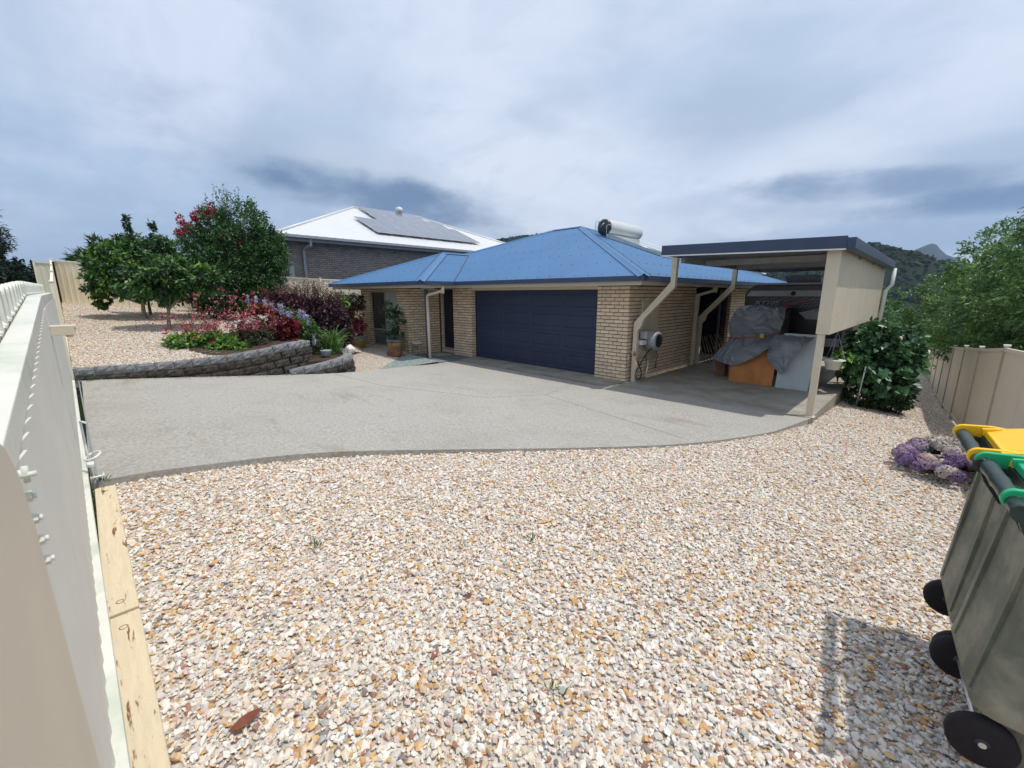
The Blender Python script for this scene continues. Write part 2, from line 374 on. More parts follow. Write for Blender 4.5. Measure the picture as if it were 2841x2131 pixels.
yard_poly = DRV[:-1] + [(-1.30, 8.35), (-1.28, 16.3), (-1.9, 30), (.3, 30), (.93, 8.0), (1.5, 4.5), (2.2, 2.0), (2.4, -1.2), (-1.0, -1.2), (-1.0, -.04), (-4.72, -.04), (-4.9, -.05)]
yard = terrain('gravel_yard', yard_poly, z_yard, gravelg, kind='structure', label='pale quartz gravel ground in front of the concrete driveway')
drive_poly = DRV + [(-5.09, 8.35), (-5.25, 8.16), (-5.45, 8.10), (-10.50, 8.17), (-10.62, 8.3), (-10.55, 7.43), (-10.45, 6.3), (-10.12, 4.9), (-10.05, 4.2)] + [(p[0] + .06, p[1]) for p in WALL[5::-1]] + [(-11.3, -.19)]
terrain('driveway', drive_poly, lambda x, y: zg(y) + .004, concrete, thick=.12, kind='structure', label='grey exposed aggregate concrete driveway')
B().box(-10.6, 8.27, -.2, -5.09, 9.06, .030).build('garage_apron', slabm, kind='structure', bevel=.004, label='concrete apron strip at the garage door')
B().box(-10.6, 8.10, -.12, -5.30, 8.265, -.045).build('drain_channel', darkm, kind='structure')
cs = B()
for x0, y0, x1, y1 in ((-5.08, 8.36, -1.31, 9.35), (-5.08, 9.358, -1.31, 12.9), (-8.0, 12.908, -1.31, 16.2)):
    cs.box(x0, y0, -.35, x1, y1, .0)
cs.build('carport_slab', slabm, kind='structure', bevel=.006)
B().prism([(-12.64, 7.75), (-12.5, 7.55), (-11.6, 7.50), (-10.56, 7.44), (-10.64, 8.28), (-10.64, 9.15), (-12.64, 9.15)], -.2, .03).build('porch_slab', mat('porch_paint', (.17, .18, .20), .8, var=.15, scale=3, bump=.3), kind='structure')
def z_low(x, y): return lerp(.035, .12, (-10.2 - x) / 3.0) if y < 9 else 0
terrain('pebble_path', [(-10.05, 4.4), (-10.35, 5.3), (-10.95, 5.85), (-12.47, 7.45), (-12.64, 7.68), (-16.3, 7.68), (-16.6, 6.8), (-13.3, 6.0), (-12.2, 5.1), (-11.2, 4.7)], z_low, gravelg, step=.4, kind='structure')
terrain('blue_gravel_path', [(-10.13, 4.95), (-10.5, 5.42), (-11.0, 5.92), (-12.45, 7.52), (-11.6, 7.47), (-10.57, 7.42), (-10.47, 6.3)], lambda x, y: z_low(x, y) + .006, blueg, step=.4, kind='structure')

for (xa, ya), (xb, yb) in (((-10.0, 4.02), (-8.0, 4.19)), ((-8.0, 4.19), (-5.9, 5.2)), ((-5.9, 5.2), (-5.45, 6.4)), ((-5.45, 6.4), (-5.95, 8.1)), ((-5.45, 6.4), (-2.2, 5.6))):
    jt = B(); nn_ = 8
    for i_ in range(nn_):
        p = [(lerp(xa, xb, t_), lerp(ya, yb, t_)) for t_ in (i_ / nn_, (i_ + 1) / nn_)]; jt.bar((*p[0], zg(p[0][1]) + .0045), (*p[1], zg(p[1][1]) + .0045), .008, .002)
    jt.build('expansion_joint', mat('joint_filler', (.14, .13, .11), .9), kind='structure')
# garden bed behind the retaining wall
def wall_curve(n=10): 
    c = spline([(a[0], a[1], t) for a, t in zip(WALL, WTOP)], n); return c
WC = wall_curve(10)
def resample(c, n):
    L_ = [0]
    for a, b in zip(c, c[1:]): L_.append(L_[-1] + (b - a).length)
    out = []
    for i in range(n):
        t = L_[-1] * i / (n - 1); k = max(j for j in range(len(c)) if L_[j] <= t + 1e-9); k = min(k, len(c) - 2)
        out.append(c[k].lerp(c[k + 1], (t - L_[k]) / max(1e-6, L_[k + 1] - L_[k])))
    return out
WR = resample(WC, 41); FR = resample(spline([(a[0], a[1], z) for a, z in zip(FEN, FZ)], 8), 41)
GN_ = 24
gv = []; 
for i in range(41):
    a, b = WR[i], FR[i]; 
    for j in range(GN_ + 1):
        t = j / GN_; p = a.lerp(b, t); z0 = a.z - .03
        p.z = z0 + (b.z - z0) * (t ** 1.15) + .03 * noise.noise(Vector((p.x * .6, p.y * .6, 0))); gv.append(p)
gf = [(i * (GN_ + 1) + j, i * (GN_ + 1) + j + 1, (i + 1) * (GN_ + 1) + j + 1, (i + 1) * (GN_ + 1) + j) for i in range(40) for j in range(GN_)]
garden = B().add(gv, gf).build('garden_gravel_bed', gravelg, kind='structure', fix=False)
me = garden.data
if me.polygons[0].normal.z < 0: me.flip_normals()
from mathutils.bvhtree import BVHTree
bvh = BVHTree.FromPolygons([v.co for v in me.vertices], [p.vertices[:] for p in me.polygons])
def zgar(x, y):
    h = bvh.ray_cast(Vector((x, y, 10)), Vector((0, 0, -1)))
    return h[0].z if h[0] else z_low(x, y)

# gravel stones (geometry nodes instances of angular chips)
def chip(seed):
    r = random.Random(seed); bm = bmesh.new()
    for _ in range(13):
        v = Vector((r.gauss(0, 1), r.gauss(0, 1), r.gauss(0, 1))).normalized() * r.uniform(.75, 1.05)
        bm.verts.new((v.x * r.uniform(.85, 1.15), v.y * .78, v.z * .5))
    h = bmesh.ops.convex_hull(bm, input=bm.verts[:]); bmesh.ops.delete(bm, geom=[g for g in h['geom_interior'] if isinstance(g, bmesh.types.BMVert)], context='VERTS')
    me = bpy.data.meshes.new('quartz_chip'); bm.to_mesh(me); bm.free(); return me
def gravel(name, src, m, density, smin, smax, label, cat='gravel', clip=None, lift=.004):
    coll = bpy.data.collections.new(name + '_chips')
    for i in range(7):
        cme = chip(i + len(name)); cme.materials.append(m); coll.objects.link(bpy.data.objects.new('chip', cme))
    me = src.data.copy()
    bm = bmesh.new(); bm.from_mesh(me)
    if clip: bmesh.ops.delete(bm, geom=[f for f in bm.faces if not clip(f.calc_center_median())], context='FACES')
    bm.to_mesh(me); bm.free()
    o = props(link(bpy.data.objects.new(name, me)), label=label, cat=cat, kind='stuff')
    ng = bpy.data.node_groups.new(name, 'GeometryNodeTree'); N = ng.nodes; L = ng.links
    ng.interface.new_socket('Geometry', in_out='INPUT', socket_type='NodeSocketGeometry'); ng.interface.new_socket('Geometry', in_out='OUTPUT', socket_type='NodeSocketGeometry')
    gi = N.new('NodeGroupInput'); go = N.new('NodeGroupOutput'); dp = N.new('GeometryNodeDistributePointsOnFaces'); dp.inputs['Density'].default_value = density
    ip = N.new('GeometryNodeInstanceOnPoints'); ci = N.new('GeometryNodeCollectionInfo'); ci.inputs[0].default_value = coll
    ci.inputs['Separate Children'].default_value = True; ci.inputs['Reset Children'].default_value = True; ip.inputs['Pick Instance'].default_value = True
    rv = N.new('FunctionNodeRandomValue'); rv.data_type = 'FLOAT_VECTOR'; rv.inputs[0].default_value = (-.55, -.55, 0); rv.inputs[1].default_value = (.55, .55, 6.283)
    sv = N.new('FunctionNodeRandomValue'); sv.data_type = 'FLOAT'; sv.inputs[2].default_value = 0; sv.inputs[3].default_value = 1; sv.inputs['Seed'].default_value = 5
    pw = N.new('ShaderNodeMath'); pw.operation = 'POWER'; L.new(sv.outputs[1], pw.inputs[0]); pw.inputs[1].default_value = 2.2
    ma = N.new('ShaderNodeMath'); ma.operation = 'MULTIPLY_ADD'; L.new(pw.outputs[0], ma.inputs[0]); ma.inputs[1].default_value = smax - smin; ma.inputs[2].default_value = smin
    sp = N.new('GeometryNodeSetPosition'); ov = N.new('FunctionNodeRandomValue'); ov.data_type = 'FLOAT_VECTOR'; ov.inputs[0].default_value = (0, 0, lift - .006); ov.inputs[1].default_value = (0, 0, lift + .012)
    L.new(gi.outputs[0], dp.inputs[0]); L.new(dp.outputs[0], sp.inputs[0]); L.new(ov.outputs[0], sp.inputs['Offset']); L.new(sp.outputs[0], ip.inputs['Points'])
    L.new(ci.outputs[0], ip.inputs['Instance']); L.new(rv.outputs[0], ip.inputs['Rotation']); L.new(ma.outputs[0], ip.inputs['Scale']); L.new(ip.outputs[0], go.inputs[0])
    md = o.modifiers.new('gravel', 'NODES'); md.node_group = ng
    return o
gravel('loose_gravel', yard, stonem, 4600, .0065, .026, 'loose cream, orange and grey quartz chips across the front yard', clip=lambda c: c.y < 5.2)
gravel('loose_gravel', yard, stonem, 1900, .012, .026, 'loose quartz chips down the side of the carport slab', clip=lambda c: c.y >= 5.2)
gravel('loose_gravel', garden, stonem, 1100, .013, .028, 'sunlit quartz chips on the raised garden under the trees', clip=lambda c: not (-13.4 < c.x < -10.4 and c.y > 2.0 and c.y > 1.7 + (-11.2 - c.x) * .1))
gravel('loose_gravel', bpy.data.objects['pebble_path'], stonem, 1500, .010, .020, 'small pebbles beside the potted plants under the bedroom window')
gravel('loose_gravel', bpy.data.objects['blue_gravel_path'], bluestone, 3200, .009, .017, 'blue green chips in the narrow strip next to the porch')

# ------------------------------------------------------------------ bricks
unit = B().box(-.112, 0, -.034, .112, .10, .034).build('brick', brick1); unit_me = unit.data; bpy.data.objects.remove(unit)
nunit = B().box(-.112, 0, -.034, .112, .10, .034).build('brick', nbrick1); nunit_me = nunit.data; bpy.data.objects.remove(nunit)
class Bricks:
    def __init__(s): s.l = []
    def wall(s, o, u, length, h, holes=(), start=0, z0=0.0, flip=False):
        """o = left end at ground seen from outside, u = unit direction to the right seen from outside"""
        o = Vector(o); u = Vector(u); n = Vector((u.y, -u.x, 0)); k = 0; z = z0 + .043
        while z + .03 < z0 + h:
            x = -.12 * ((k + start) % 2); 
            while x < length - .02:
                a, b = max(x, 0) + .005, min(x + .24, length) - .005
                segs = [(a, b)]
                for hx0, hz0, hx1, hz1 in holes:
                    if hz0 - .03 < z < hz1 + .03:
                        ns = []
                        for p, q in segs:
                            if q <= hx0 or p >= hx1: ns.append((p, q))
                            else:
                                if p < hx0: ns.append((p, hx0))
                                if q > hx1: ns.append((hx1, q))
                        segs = ns
                for p, q in segs:
                    if q - p > .03:
                        s.l.append((o + u * ((p + q) / 2) + Vector((0, 0, z)), u, n, (q - p) / .23))
                x += .24
            z += .086; k += 1
    def build(s, parent, me, joined, base, limit=290, name='brick'):
        s.l.sort(key=lambda b: b[0].length / (b[3] + .3)); rest = B(); cols = []
        for i, (c, u, n, sc) in enumerate(s.l):
            M = Matrix((u * sc, n * -1, Vector((0, 0, 1)))).transposed().to_4x4(); M.translation = c + n * random.uniform(-.0015, .002)
            if i < limit:
                o = bpy.data.objects.new(name, me); o.matrix_world = M; link(o, parent)
            else:
                rest.box(-.112, 0, -.034, .112, .10, .034, M); k = random.uniform(.87, 1.13); cols += [[q * k for q in base] + [1]] * 8
        if rest.v:
            o = rest.build('brickwork', joined, parent, kind='stuff', fix=False)
            a = o.data.attributes.new('col', 'FLOAT_COLOR', 'POINT'); a.data.foreach_set('color', np.array(cols, 'f').ravel())

# ------------------------------------------------------------------ house
house = thing('brick_house', 'cream brick house with blue corrugated roof and wide navy garage door', 'house', (-9, 10, 0))
house.location = (0, 0, 0)
bk = Bricks()
X = Vector((1, 0, 0)); Yv = Vector((0, 1, 0))
H0 = 2.27
bk.wall((-5.95, 8.87, 0), X, .86, H0)                                  # right pier
bk.wall((-5.09, 8.87, 0), Yv, 3.75, H0, holes=[(.62, .60, 1.42, 1.90)])  # side wall with meter box
bk.wall((-11.68, 8.87, 0), X, .96, H0)                                 # pier left of garage door
bk.wall((-10.72, 8.87, 0), Yv, .18, H0, start=1)                       # reveal
bk.wall((-12.65, 7.70, 0), Yv, 1.30, H0, start=1)                      # bedroom side wall
bk.wall((-15.95, 7.70, 0), X, 3.30, H0, holes=[(.72, .18, 2.62, 2.16)])
bk.wall((-12.65, 9.06, 0), X, .17, H0)
bk.wall((-5.10, 15.55, 0), Yv, 3.8, H0)
bk.build(house, unit_me, brick2, (.72, .57, .405), name='brick')
for q_ in ((-5.945, 8.882, 0, -5.095, 9.2, H0 + .08), (-5.3, 9.2, 0, -5.106, 12.60, H0 + .08), (-11.67, 8.882, 0, -10.73, 9.3, H0 + .08), (-12.9, 7.712, 0, -12.662, 9.4, H0 + .08), (-15.94, 7.712, 0, -15.24, 7.95, H0 + .08), (-13.33, 7.712, 0, -12.9, 7.95, H0 + .08), (-15.24, 7.712, 0, -13.33, 7.95, .16), (-15.24, 7.712, 2.17, -13.33, 7.95, H0 + .08), (-15.94, 7.95, 0, -15.7, 19.4, H0), (-12.66, 9.08, 0, -12.48, 9.3, H0)):
    B().box(*q_).build('wall', mortar, house)
inner = B(); inner.box(-11.7, 9.6, 0, -5.3, 9.7, 2.3); inner.box(-8.1, 12.62, 0, -5.32, 12.7, 2.3); inner.box(-8.1, 12.7, 0, -8.0, 19.4, 2.3); inner.box(-15.7, 8.6, 0, -12.9, 8.7, 2.3)
inner.build('inner_wall', darkm, house)
# soldier sill bricks under window and entry door
sill = B()
for i in range(25): sill.box(-15.25 + i * .078, 7.66, .03, -15.25 + i * .078 + .068, 7.72, .155)
for i in range(13): sill.box(-12.52 + i * .078, 9.03, .0, -12.52 + i * .078 + .068, 9.09, .12)
o = sill.build('sill_bricks', brick1, house, kind='stuff')
# lintel, soffit, fascia, gutter
B().box(-10.72, 8.90, 2.165, -5.95, 9.04, 2.36).build('lintel', cream, house, bevel=.004)
EV = [(-17.7, 20.15), (-17.7, 8.15), (-16.98, 8.15), (-16.98, 6.91), (-10.6, 6.91), (-10.6, 8.15), (-4.37, 8.15), (-4.37, 20.15)]   # gutter line
def off_line(pts, d):
    out = []
    for i, p in enumerate(pts):
        p = Vector(p); nn = []
        if i > 0: e = (p - Vector(pts[i - 1])).normalized(); nn.append(Vector((-e.y, e.x)))
        if i < len(pts) - 1: e = (Vector(pts[i + 1]) - p).normalized(); nn.append(Vector((-e.y, e.x)))
        q = nn[0] if len(nn) == 1 else (nn[0] + nn[1]) / (1 + nn[0].dot(nn[1])); out.append(p + q * d)
    return out
def trim(name, m, d0, d1, z0, z1):
    a = off_line(EV, d0); b = off_line(EV, d1); s = B()
    for i in range(len(EV) - 1):
        vs = [(a[i].x, a[i].y, z0), (a[i + 1].x, a[i + 1].y, z0), (b[i + 1].x, b[i + 1].y, z0), (b[i].x, b[i].y, z0)]
        vs += [(x, y, z1) for x, y, _ in vs]
        s.add(vs, [(0, 3, 2, 1), (4, 5, 6, 7), (0, 1, 5, 4), (1, 2, 6, 5), (2, 3, 7, 6), (3, 0, 4, 7)])
    return s.build(name, m, house)
trim('gutter', navy, 0, .115, 2.318, 2.425)
trim('fascia', mat('cream_fascia', (.52, .47, .38), .5, var=.04), .118, .15, 2.235, 2.40)
soff = B(); sz0, sz1 = 2.275, 2.29
for x0, y0, x1, y1 in ((-10.45, 8.302, -4.53, 8.885), (-5.085, 8.89, -4.53, 20.0), (-16.82, 7.07, -10.75, 7.695), (-12.64, 7.7, -10.75, 8.29), (-12.64, 8.295, -10.455, 9.05), (-16.82, 7.70, -15.96, 20)): soff.box(x0, y0, sz0, x1, y1, sz1)
soff.build('soffit', mat('soffit_paint', (.46, .42, .35), .7), house)
# corrugated roof
PITCH = .362; ZE = 2.42
def roof_plane(name, o, u, length, lo, hi, m=roofm, pitch=PITCH, ze=ZE, step=.019, amp=.009, parent=house, period=4, x0=0):
    """o = start of eave, u = along eave, up-slope is to the left of u (plan). lo/hi = plan distance from eave where the sheet starts and stops"""
    o = Vector(o); u = Vector(u); n = Vector((-u.y, u.x)); vs = []; fs = []; k = 0; t = x0
    while t <= length + 1e-6:
        a, b = lo(t), hi(t); w = amp * math.sin(2 * math.pi * k / period) if period else amp * (1 if k % 8 in (1, 2) else 0)
        for q in (a, max(b, a)):
            p = o + u * t + n * q; vs.append((p.x, p.y, ze + pitch * q + w))
        k += 1; t += step
    m_ = len(vs) // 2; fs = [(2 * i, 2 * i + 2, 2 * i + 3, 2 * i + 1) for i in range(m_ - 1)]
    s = B().add(vs, fs, True); return s.build(name, m, parent, fix=False)
x2, y2 = Vector((1, 0)), Vector((0, 1))
OV = .05
# garage / main front face: eave from x=-10.6 to -4.37; left part hidden behind wing above the valley
W = 13.33
def lo_main(t): return 0 if t > 7.1 else (7.1 - t if t > 3.9 else t + .001 if t < 3.9 and t > .72 else 0)
def lo_m(t):
    x = -17.7 + t
    if x > -10.6: return 0
    if x > -13.8: return -10.6 - x
    return max(0, min(3.2, x + 16.98)) if x > -16.98 else 0
def hi_m(t): return min(t, 6, W - t)
roof_plane('roof_sheet', (-17.7, 8.15), x2, W, lo_m, hi_m)
roof_plane('roof_sheet', (-4.37, 8.15), y2, 12, lambda t: 0, lambda t: min(t, 12 - t))
roof_plane('roof_sheet', (-4.37, 20.15), -x2, W, lambda t: 0, lambda t: min(t, 6, W - t), step=.3, period=0, amp=0)
roof_plane('roof_sheet', (-17.7, 20.15), -y2, 12, lambda t: 0, lambda t: min(t, 12 - t), step=.3, period=0, amp=0)
roof_plane('roof_sheet', (-16.98, 6.91), x2, 6.38, lambda t: 0, lambda t: min(t, 6.38 - t))
roof_plane('roof_sheet', (-10.6, 6.91), y2, 4.39, lambda t: max(0, t - 1.24), lambda t: min(t, 3.19))
roof_plane('roof_sheet', (-16.98, 11.4), -y2, 4.49, lambda t: 0, lambda t: min(4.49 - t, 3.19), step=.3, period=0, amp=0)
def cap_line(a, b, w=.13, name='ridge_cap'):
    a, b = Vector(a), Vector(b); d = (b - a).normalized(); s = d.cross(Vector((0, 0, 1))).normalized()
    prof = [(-w, -.035 - .0), (-.035, .012), (-.02, .034), (.0, .042), (.02, .034), (.035, .012), (w, -.035)]
    vs = [];
    drop = .42 if abs(d.z) > .05 else .36
    for p in (a, b):
        for x, z in prof: vs.append(p + s * x + Vector((0, 0, z if abs(x) < .04 else .014 - abs(x) * drop * .62)))
    n = len(prof); B().add(vs, [(i, i + 1, n + i + 1, n + i) for i in range(n - 1)], True).build(name, roofcap, house, fix=False)
za = ZE + PITCH * 6
cap_line((-4.37, 8.15, ZE), (-10.37, 14.15, za)); cap_line((-17.7, 8.15, ZE), (-11.7, 14.15, za)); cap_line((-11.7, 14.15, za), (-10.37, 14.15, za)); cap_line((-4.37, 20.15, ZE), (-10.37, 14.15, za))
zw = ZE + PITCH * 3.19
cap_line((-10.6, 6.91, ZE), (-13.79, 10.1, zw)); cap_line((-16.98, 6.91, ZE), (-13.79, 10.1, zw)); cap_line((-13.79, 10.1, zw), (-13.79, 11.36, zw))
vl = B(); vl.bar((-10.62, 8.13, ZE + .012), (-13.78, 11.33, zw + .012), .05, .006); vl.build('valley_gutter', mat('valley_dark', (.03, .05, .09), .5), house)
sc = B()
def screw_rows(o, u, length, lo, hi, row0=.12, rows=.9, dx=.38, pitch=PITCH):
    o = Vector(o); u = Vector(u); n = Vector((-u.y, u.x)); q = row0
    while q < 6:
        t = .019 * 5
        while t < length:
            if lo(t) + .05 < q < hi(t) - .15:
                p = o + u * t + n * q; z = ZE + pitch * q; sc.box(p.x - .009, p.y - .009, z + .006, p.x + .009, p.y + .009, z + .018)
            t += dx
        q += rows
screw_rows((-17.7, 8.15), x2, W, lo_m, hi_m); screw_rows((-4.37, 8.15), y2, 12, lambda t: 0, lambda t: min(t, 12 - t))
screw_rows((-16.98, 6.91), x2, 6.38, lambda t: 0, lambda t: min(t, 6.38 - t)); screw_rows((-10.6, 6.91), y2, 4.39, lambda t: max(0, t - 1.24), lambda t: min(t, 3.19), dx=.152)
for k in range(70):                                       # screws along both sides of the front hips
    for (a, b) in (((-4.37, 8.15, ZE), (-10.37, 14.15, za)), ((-10.6, 6.91, ZE), (-13.79, 10.1, zw))):
        a, b = Vector(a), Vector(b); L_ = (b - a).length; d = (b - a) / L_; t = .12 + k * .12
        if t < L_:
            s = d.cross(Vector((0, 0, 1))).normalized()
            for sg in (-1, 1):
                p = a + d * t + s * sg * .16 + Vector((0, 0, -.02)); sc.box(p.x - .009, p.y - .009, p.z, p.x + .009, p.y + .009, p.z + .012)
sc.build('roof_screws', screwm, house, kind='stuff', fix=False)

# garage door: four hinged sections with pressed panels
gd = bpy.data.objects.new('garage_door', None); link(gd, house)
for k in range(4):
    z0 = .012 + k * .5375; z1 = z0 + .533; s = B(); yb = 9.06
    xs = [-10.70 + i * 1.1875 for i in range(5)]
    s.box(-10.70, yb + .012, z0, -5.95, yb + .05, z1)
    # frame face with recessed panels
    for i in range(4):
        a, b = xs[i] + .07, xs[i + 1] - .07; c, d = z0 + .09, z1 - .09
        for (x0, zz0, x1, zz1) in ((xs[i], z0, xs[i + 1], c), (xs[i], d, xs[i + 1], z1), (xs[i], c, a, d), (b, c, xs[i + 1], d)):
            s.add([(x0, yb, zz0), (x1, yb, zz0), (x1, yb, zz1), (x0, yb, zz1)], [(0, 1, 2, 3)])
        e = .022; q = [(a, c), (b, c), (b, d), (a, d)]; r = [(a + e, c + e), (b - e, c + e), (b - e, d - e), (a + e, d - e)]
        vs = [(x, yb, z) for x, z in q] + [(x, yb + .017, z) for x, z in r]
        s.add(vs, [(j, (j + 1) % 4, (j + 1) % 4 + 4, j + 4) for j in range(4)])
        e2 = .045; r2 = [(a + e2, c + e2), (b - e2, c + e2), (b - e2, d - e2), (a + e2, d - e2)]
        vs = [(x, yb + .017, z) for x, z in r] + [(x, yb + .003, z) for x, z in r2]
        s.add(vs, [(j, (j + 1) % 4, (j + 1) % 4 + 4, j + 4) for j in range(4)] + [(4, 5, 6, 7)])
    s.box(-10.70, yb - .0005, z0, -5.95, yb + .012, z0 + .003); s.box(-10.70, yb - .0005, z1 - .003, -5.95, yb + .012, z1)
    s.build('door_section', doorm, gd, fix=False)
B().box(-10.72, 9.045, 0, -10.705, 9.1, 2.165).box(-5.945, 9.045, 0, -5.93, 9.1, 2.165).build('door_jamb', darkm, gd)

# entry door with dark screen
ed = bpy.data.objects.new('entry_door', None); link(ed, house)
s = B(); fx0, fx1, fz0, fz1, fy = -12.47, -11.69, .14, 2.26, 9.02
s.box(fx0, fy, fz0, fx0 + .05, fy + .07, fz1); s.box(fx1 - .05, fy, fz0, fx1, fy + .07, fz1); s.box(fx0 + .05, fy, fz0, fx1 - .05, fy + .07, fz0 + .06); s.box(fx0 + .05, fy, fz1 - .05, fx1 - .05, fy + .07, fz1)
s.build('door_frame', greyl, ed, bevel=.003); B().box(fx0 + .052, fy + .02, fz0 + .062, fx1 - .052, fy + .05, fz1 - .052).build('screen', screenm, ed)
B().box(fx0 + .12, fy + .0, 1.1, fx0 + .16, fy + .018, 1.25).build('handle', blackm, ed)
# bedroom window: tall screened sash, curtain, low lights
wn = bpy.data.objects.new('window', None); link(wn, house)
s = B(); wx0, wx1, wz0, wz1, wy = -15.23, -13.33, .17, 2.165, 7.76
for a in ((wx0, wz0, wx0 + .05, wz1), (wx1 - .05, wz0, wx1, wz1), (wx0 + .05, wz0, wx1 - .05, wz0 + .05), (wx0 + .05, wz1 - .05, wx1 - .05, wz1), (wx0 + .05, .75, wx1 - .05, .80), (wx0 + .97, .80, wx0 + 1.03, wz1 - .05), (wx0 + .97, wz0 + .05, wx0 + 1.02, .75)):
    s.box(a[0], wy, a[1], a[2], wy + .06, a[3])
s.build('window_frame', mat('window_frame_paint', (.36, .34, .28), .45), wn, bevel=.003)
B().box(wx0 + .052, wy + .015, .802, wx0 + .968, wy + .03, wz1 - .052).build('flyscreen', screenm, wn)
B().box(wx0 + 1.032, wy + .03, .802, wx1 - .052, wy + .036, wz1 - .052).build('pane', mat('window_glass_curtained', (.42, .44, .44), .15, .6, var=.12, scale=5, stretch=(9, 1, .1)), wn)
B().box(wx0 + .052, wy + .03, wz0 + .052, wx0 + .968, wy + .036, .748).build('pane', greyglass, wn)
B().box(wx0 + 1.022, wy + .03, wz0 + .052, wx1 - .052, wy + .036, .748).build('pane', greyglass, wn)
B().box(-10.79 - .5, 7.4, 2.2, -10.79 - .1, 7.6, 2.272).build('porch_light', greyl, house)
# porch post, downpipes
B().box(-11.50, 7.62, .03, -11.41, 7.71, 2.3).build('porch_post', mat('slate_post', (.085, .095, .12), .5), house, bevel=.004)
dp = B(); dp.tube([(-11.20, 7.55, .02), (-11.22, 7.55, 1.98)], .045, 14); dp.tube([(-11.22, 7.55, 1.96), (-11.19, 7.555, 2.03), (-10.72, 7.75, 2.15)], .045, 14); dp.tube([(-10.70, 7.76, 2.07), (-10.70, 7.76, 2.33)], .05, 14)
dp.build('downpipe', cream, house)
dp = B(); dp.box(-5.06, 12.48, .01, -4.96, 12.57, 2.05); dp.bar((-5.01, 12.52, 2.02), (-4.55, 12.56, 2.16), .09, .07); dp.box(-4.6, 12.5, 2.1, -4.51, 12.6, 2.32); dp.build('downpipe', cream, house)
# patio recess side windows
s = B(); s.box(-7.9, 15.45, .0, -5.35, 15.49, 2.2); s.build('sliding_door', glassd, house)
s = B()
for x in (-7.9, -6.65, -5.4): s.box(x - .03, 15.40, 0, x + .03, 15.46, 2.2)
s.build('sliding_door_frame', greym, house)
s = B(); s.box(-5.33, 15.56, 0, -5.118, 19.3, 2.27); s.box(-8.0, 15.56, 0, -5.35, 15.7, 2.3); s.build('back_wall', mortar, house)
# meter box
mb = bpy.data.objects.new('meter_box', None); link(mb, house)
B().box(-5.10, 9.47, .60, -5.055, 10.30, 1.90).build('box', cream, mb, bevel=.004)
B().box(-5.052, 9.50, .98, -5.045, 9.86, 1.87).box(-5.052, 9.88, .98, -5.045, 10.27, 1.87).build('door', cream, mb, bevel=.002)
B().box(-5.05, 9.78, .46, -4.97, 10.14, .80).build('lower_box', mat('dull_cream', (.36, .33, .25), .6), mb, bevel=.004)
s = B(); s.tube([(-5.03, 9.85, .47), (-5.03, 9.84, .30), (-5.03, 9.80, .2), (-5.03, 9.78, .01)], .018, 10); s.build('conduit', pvc, mb)

# hose reel, taps and hose
reel = thing('hose_reel', 'grey wall hose reel with black hub above looping black hose', 'hose reel', (0, 0, 0))
s = B(); c = (-4.83, 9.66, .96)
s.lathe([(.0, -.14), (.19, -.14), (.235, -.10), (.235, .08), (.20, .13), (.15, .135)], c, 28, 'x'); s.build('drum', greyp, reel)
B().lathe([(.16, .125), (.155, .15), (.0, .155)], c, 28, 'x').build('hub', blackm, reel)
B().box(-4.98, 9.25, 1.02, -4.80, 9.60, 1.20).build('housing', mat('pale_grey_plastic', (.42, .42, .45), .45), reel, bevel=.02)
B().box(-5.0, 9.18, .88, -4.86, 9.38, .99).build('bracket', pvc, reel, bevel=.006)
s = B(); hp = spline([(-4.79, 9.52, .80), (-4.86, 9.32, .60), (-4.90, 9.18, .38), (-4.93, 9.06, .22), (-4.90, 9.05, .12), (-4.88, 9.17, .08), (-4.88, 9.26, .18), (-4.90, 9.20, .36), (-4.95, 9.05, .62), (-4.95, 9.0, .70)], 8)
s.tube(hp, .012, 8); s.build('hose', blackm, reel)
s = B(); s.tube([(-5.0, 8.93, .72), (-4.94, 8.98, .74), (-4.94, 9.0, .70)], .014, 8); s.tube([(-5.02, 8.86, .70), (-5.02, 8.85, .44)], .011, 8); s.build('tap', steel, reel)
B().lathe([(0, -.03), (.022, -.03), (.022, .03), (0, .03)], (-4.945, 9.0, .67), 12).lathe([(0, -.02), (.02, -.02), (.02, .02), (0, .02)], (-5.0, 10.22, .33), 12).build('hose_fitting', redp, reel)
s = B(); s.tube([(-4.92, 9.87, .82), (-4.96, 10.2, .55), (-5.0, 10.22, .36)], .009, 8); s.tube([(-5.05, 10.22, .22), (-5.0, 10.22, .2), (-5.0, 10.22, .31)], .013, 8); s.build('outlet_hose', blackm, reel)

# solar water heater on the roof
hw = thing('solar_water_heater', 'long silver water tank with black end cap lying on the blue roof', 'water heater', (0, 0, 0))
def zr(x): return ZE + PITCH * (-4.37 - x)
tx, tz = -8.76, 4.335; ty0, ty1 = 13.26, 15.62
s = B().lathe([(0, ty1), (.19, ty1), (.245, ty1 - .05), (.272, ty1 - .16), (.272, ty0 + .10), (.266, ty0 + .08)], (tx, 0, tz), 36, 'y'); s.build('tank', silver, hw)
B().lathe([(.269, ty0 + .10), (.269, ty0 + .03), (.24, ty0 - .005), (.15, ty0 - .03), (0, ty0 - .04)], (tx, 0, tz), 36, 'y').build('end_cap', mat('black_end_cap', (.018, .022, .03), .25, .6, var=.2, scale=9), hw)
s = B()
for yy in (ty0 + .03, ty0 - .14):
    for xx in (tx - .23, tx + .22):
        s.tube([(xx, yy, zr(xx) + .02), (xx, yy, zr(xx) + .42), (xx + .08, yy + .02, zr(xx) + .45), (xx + .10, yy + .1, zr(xx) + .42)], .011, 6)
s.tube([(tx - .1, ty0 - .05, tz - .02), (tx + .02, ty0 - .12, tz + .06), (tx + .05, ty0 - .05, tz + .12)], .014, 6)
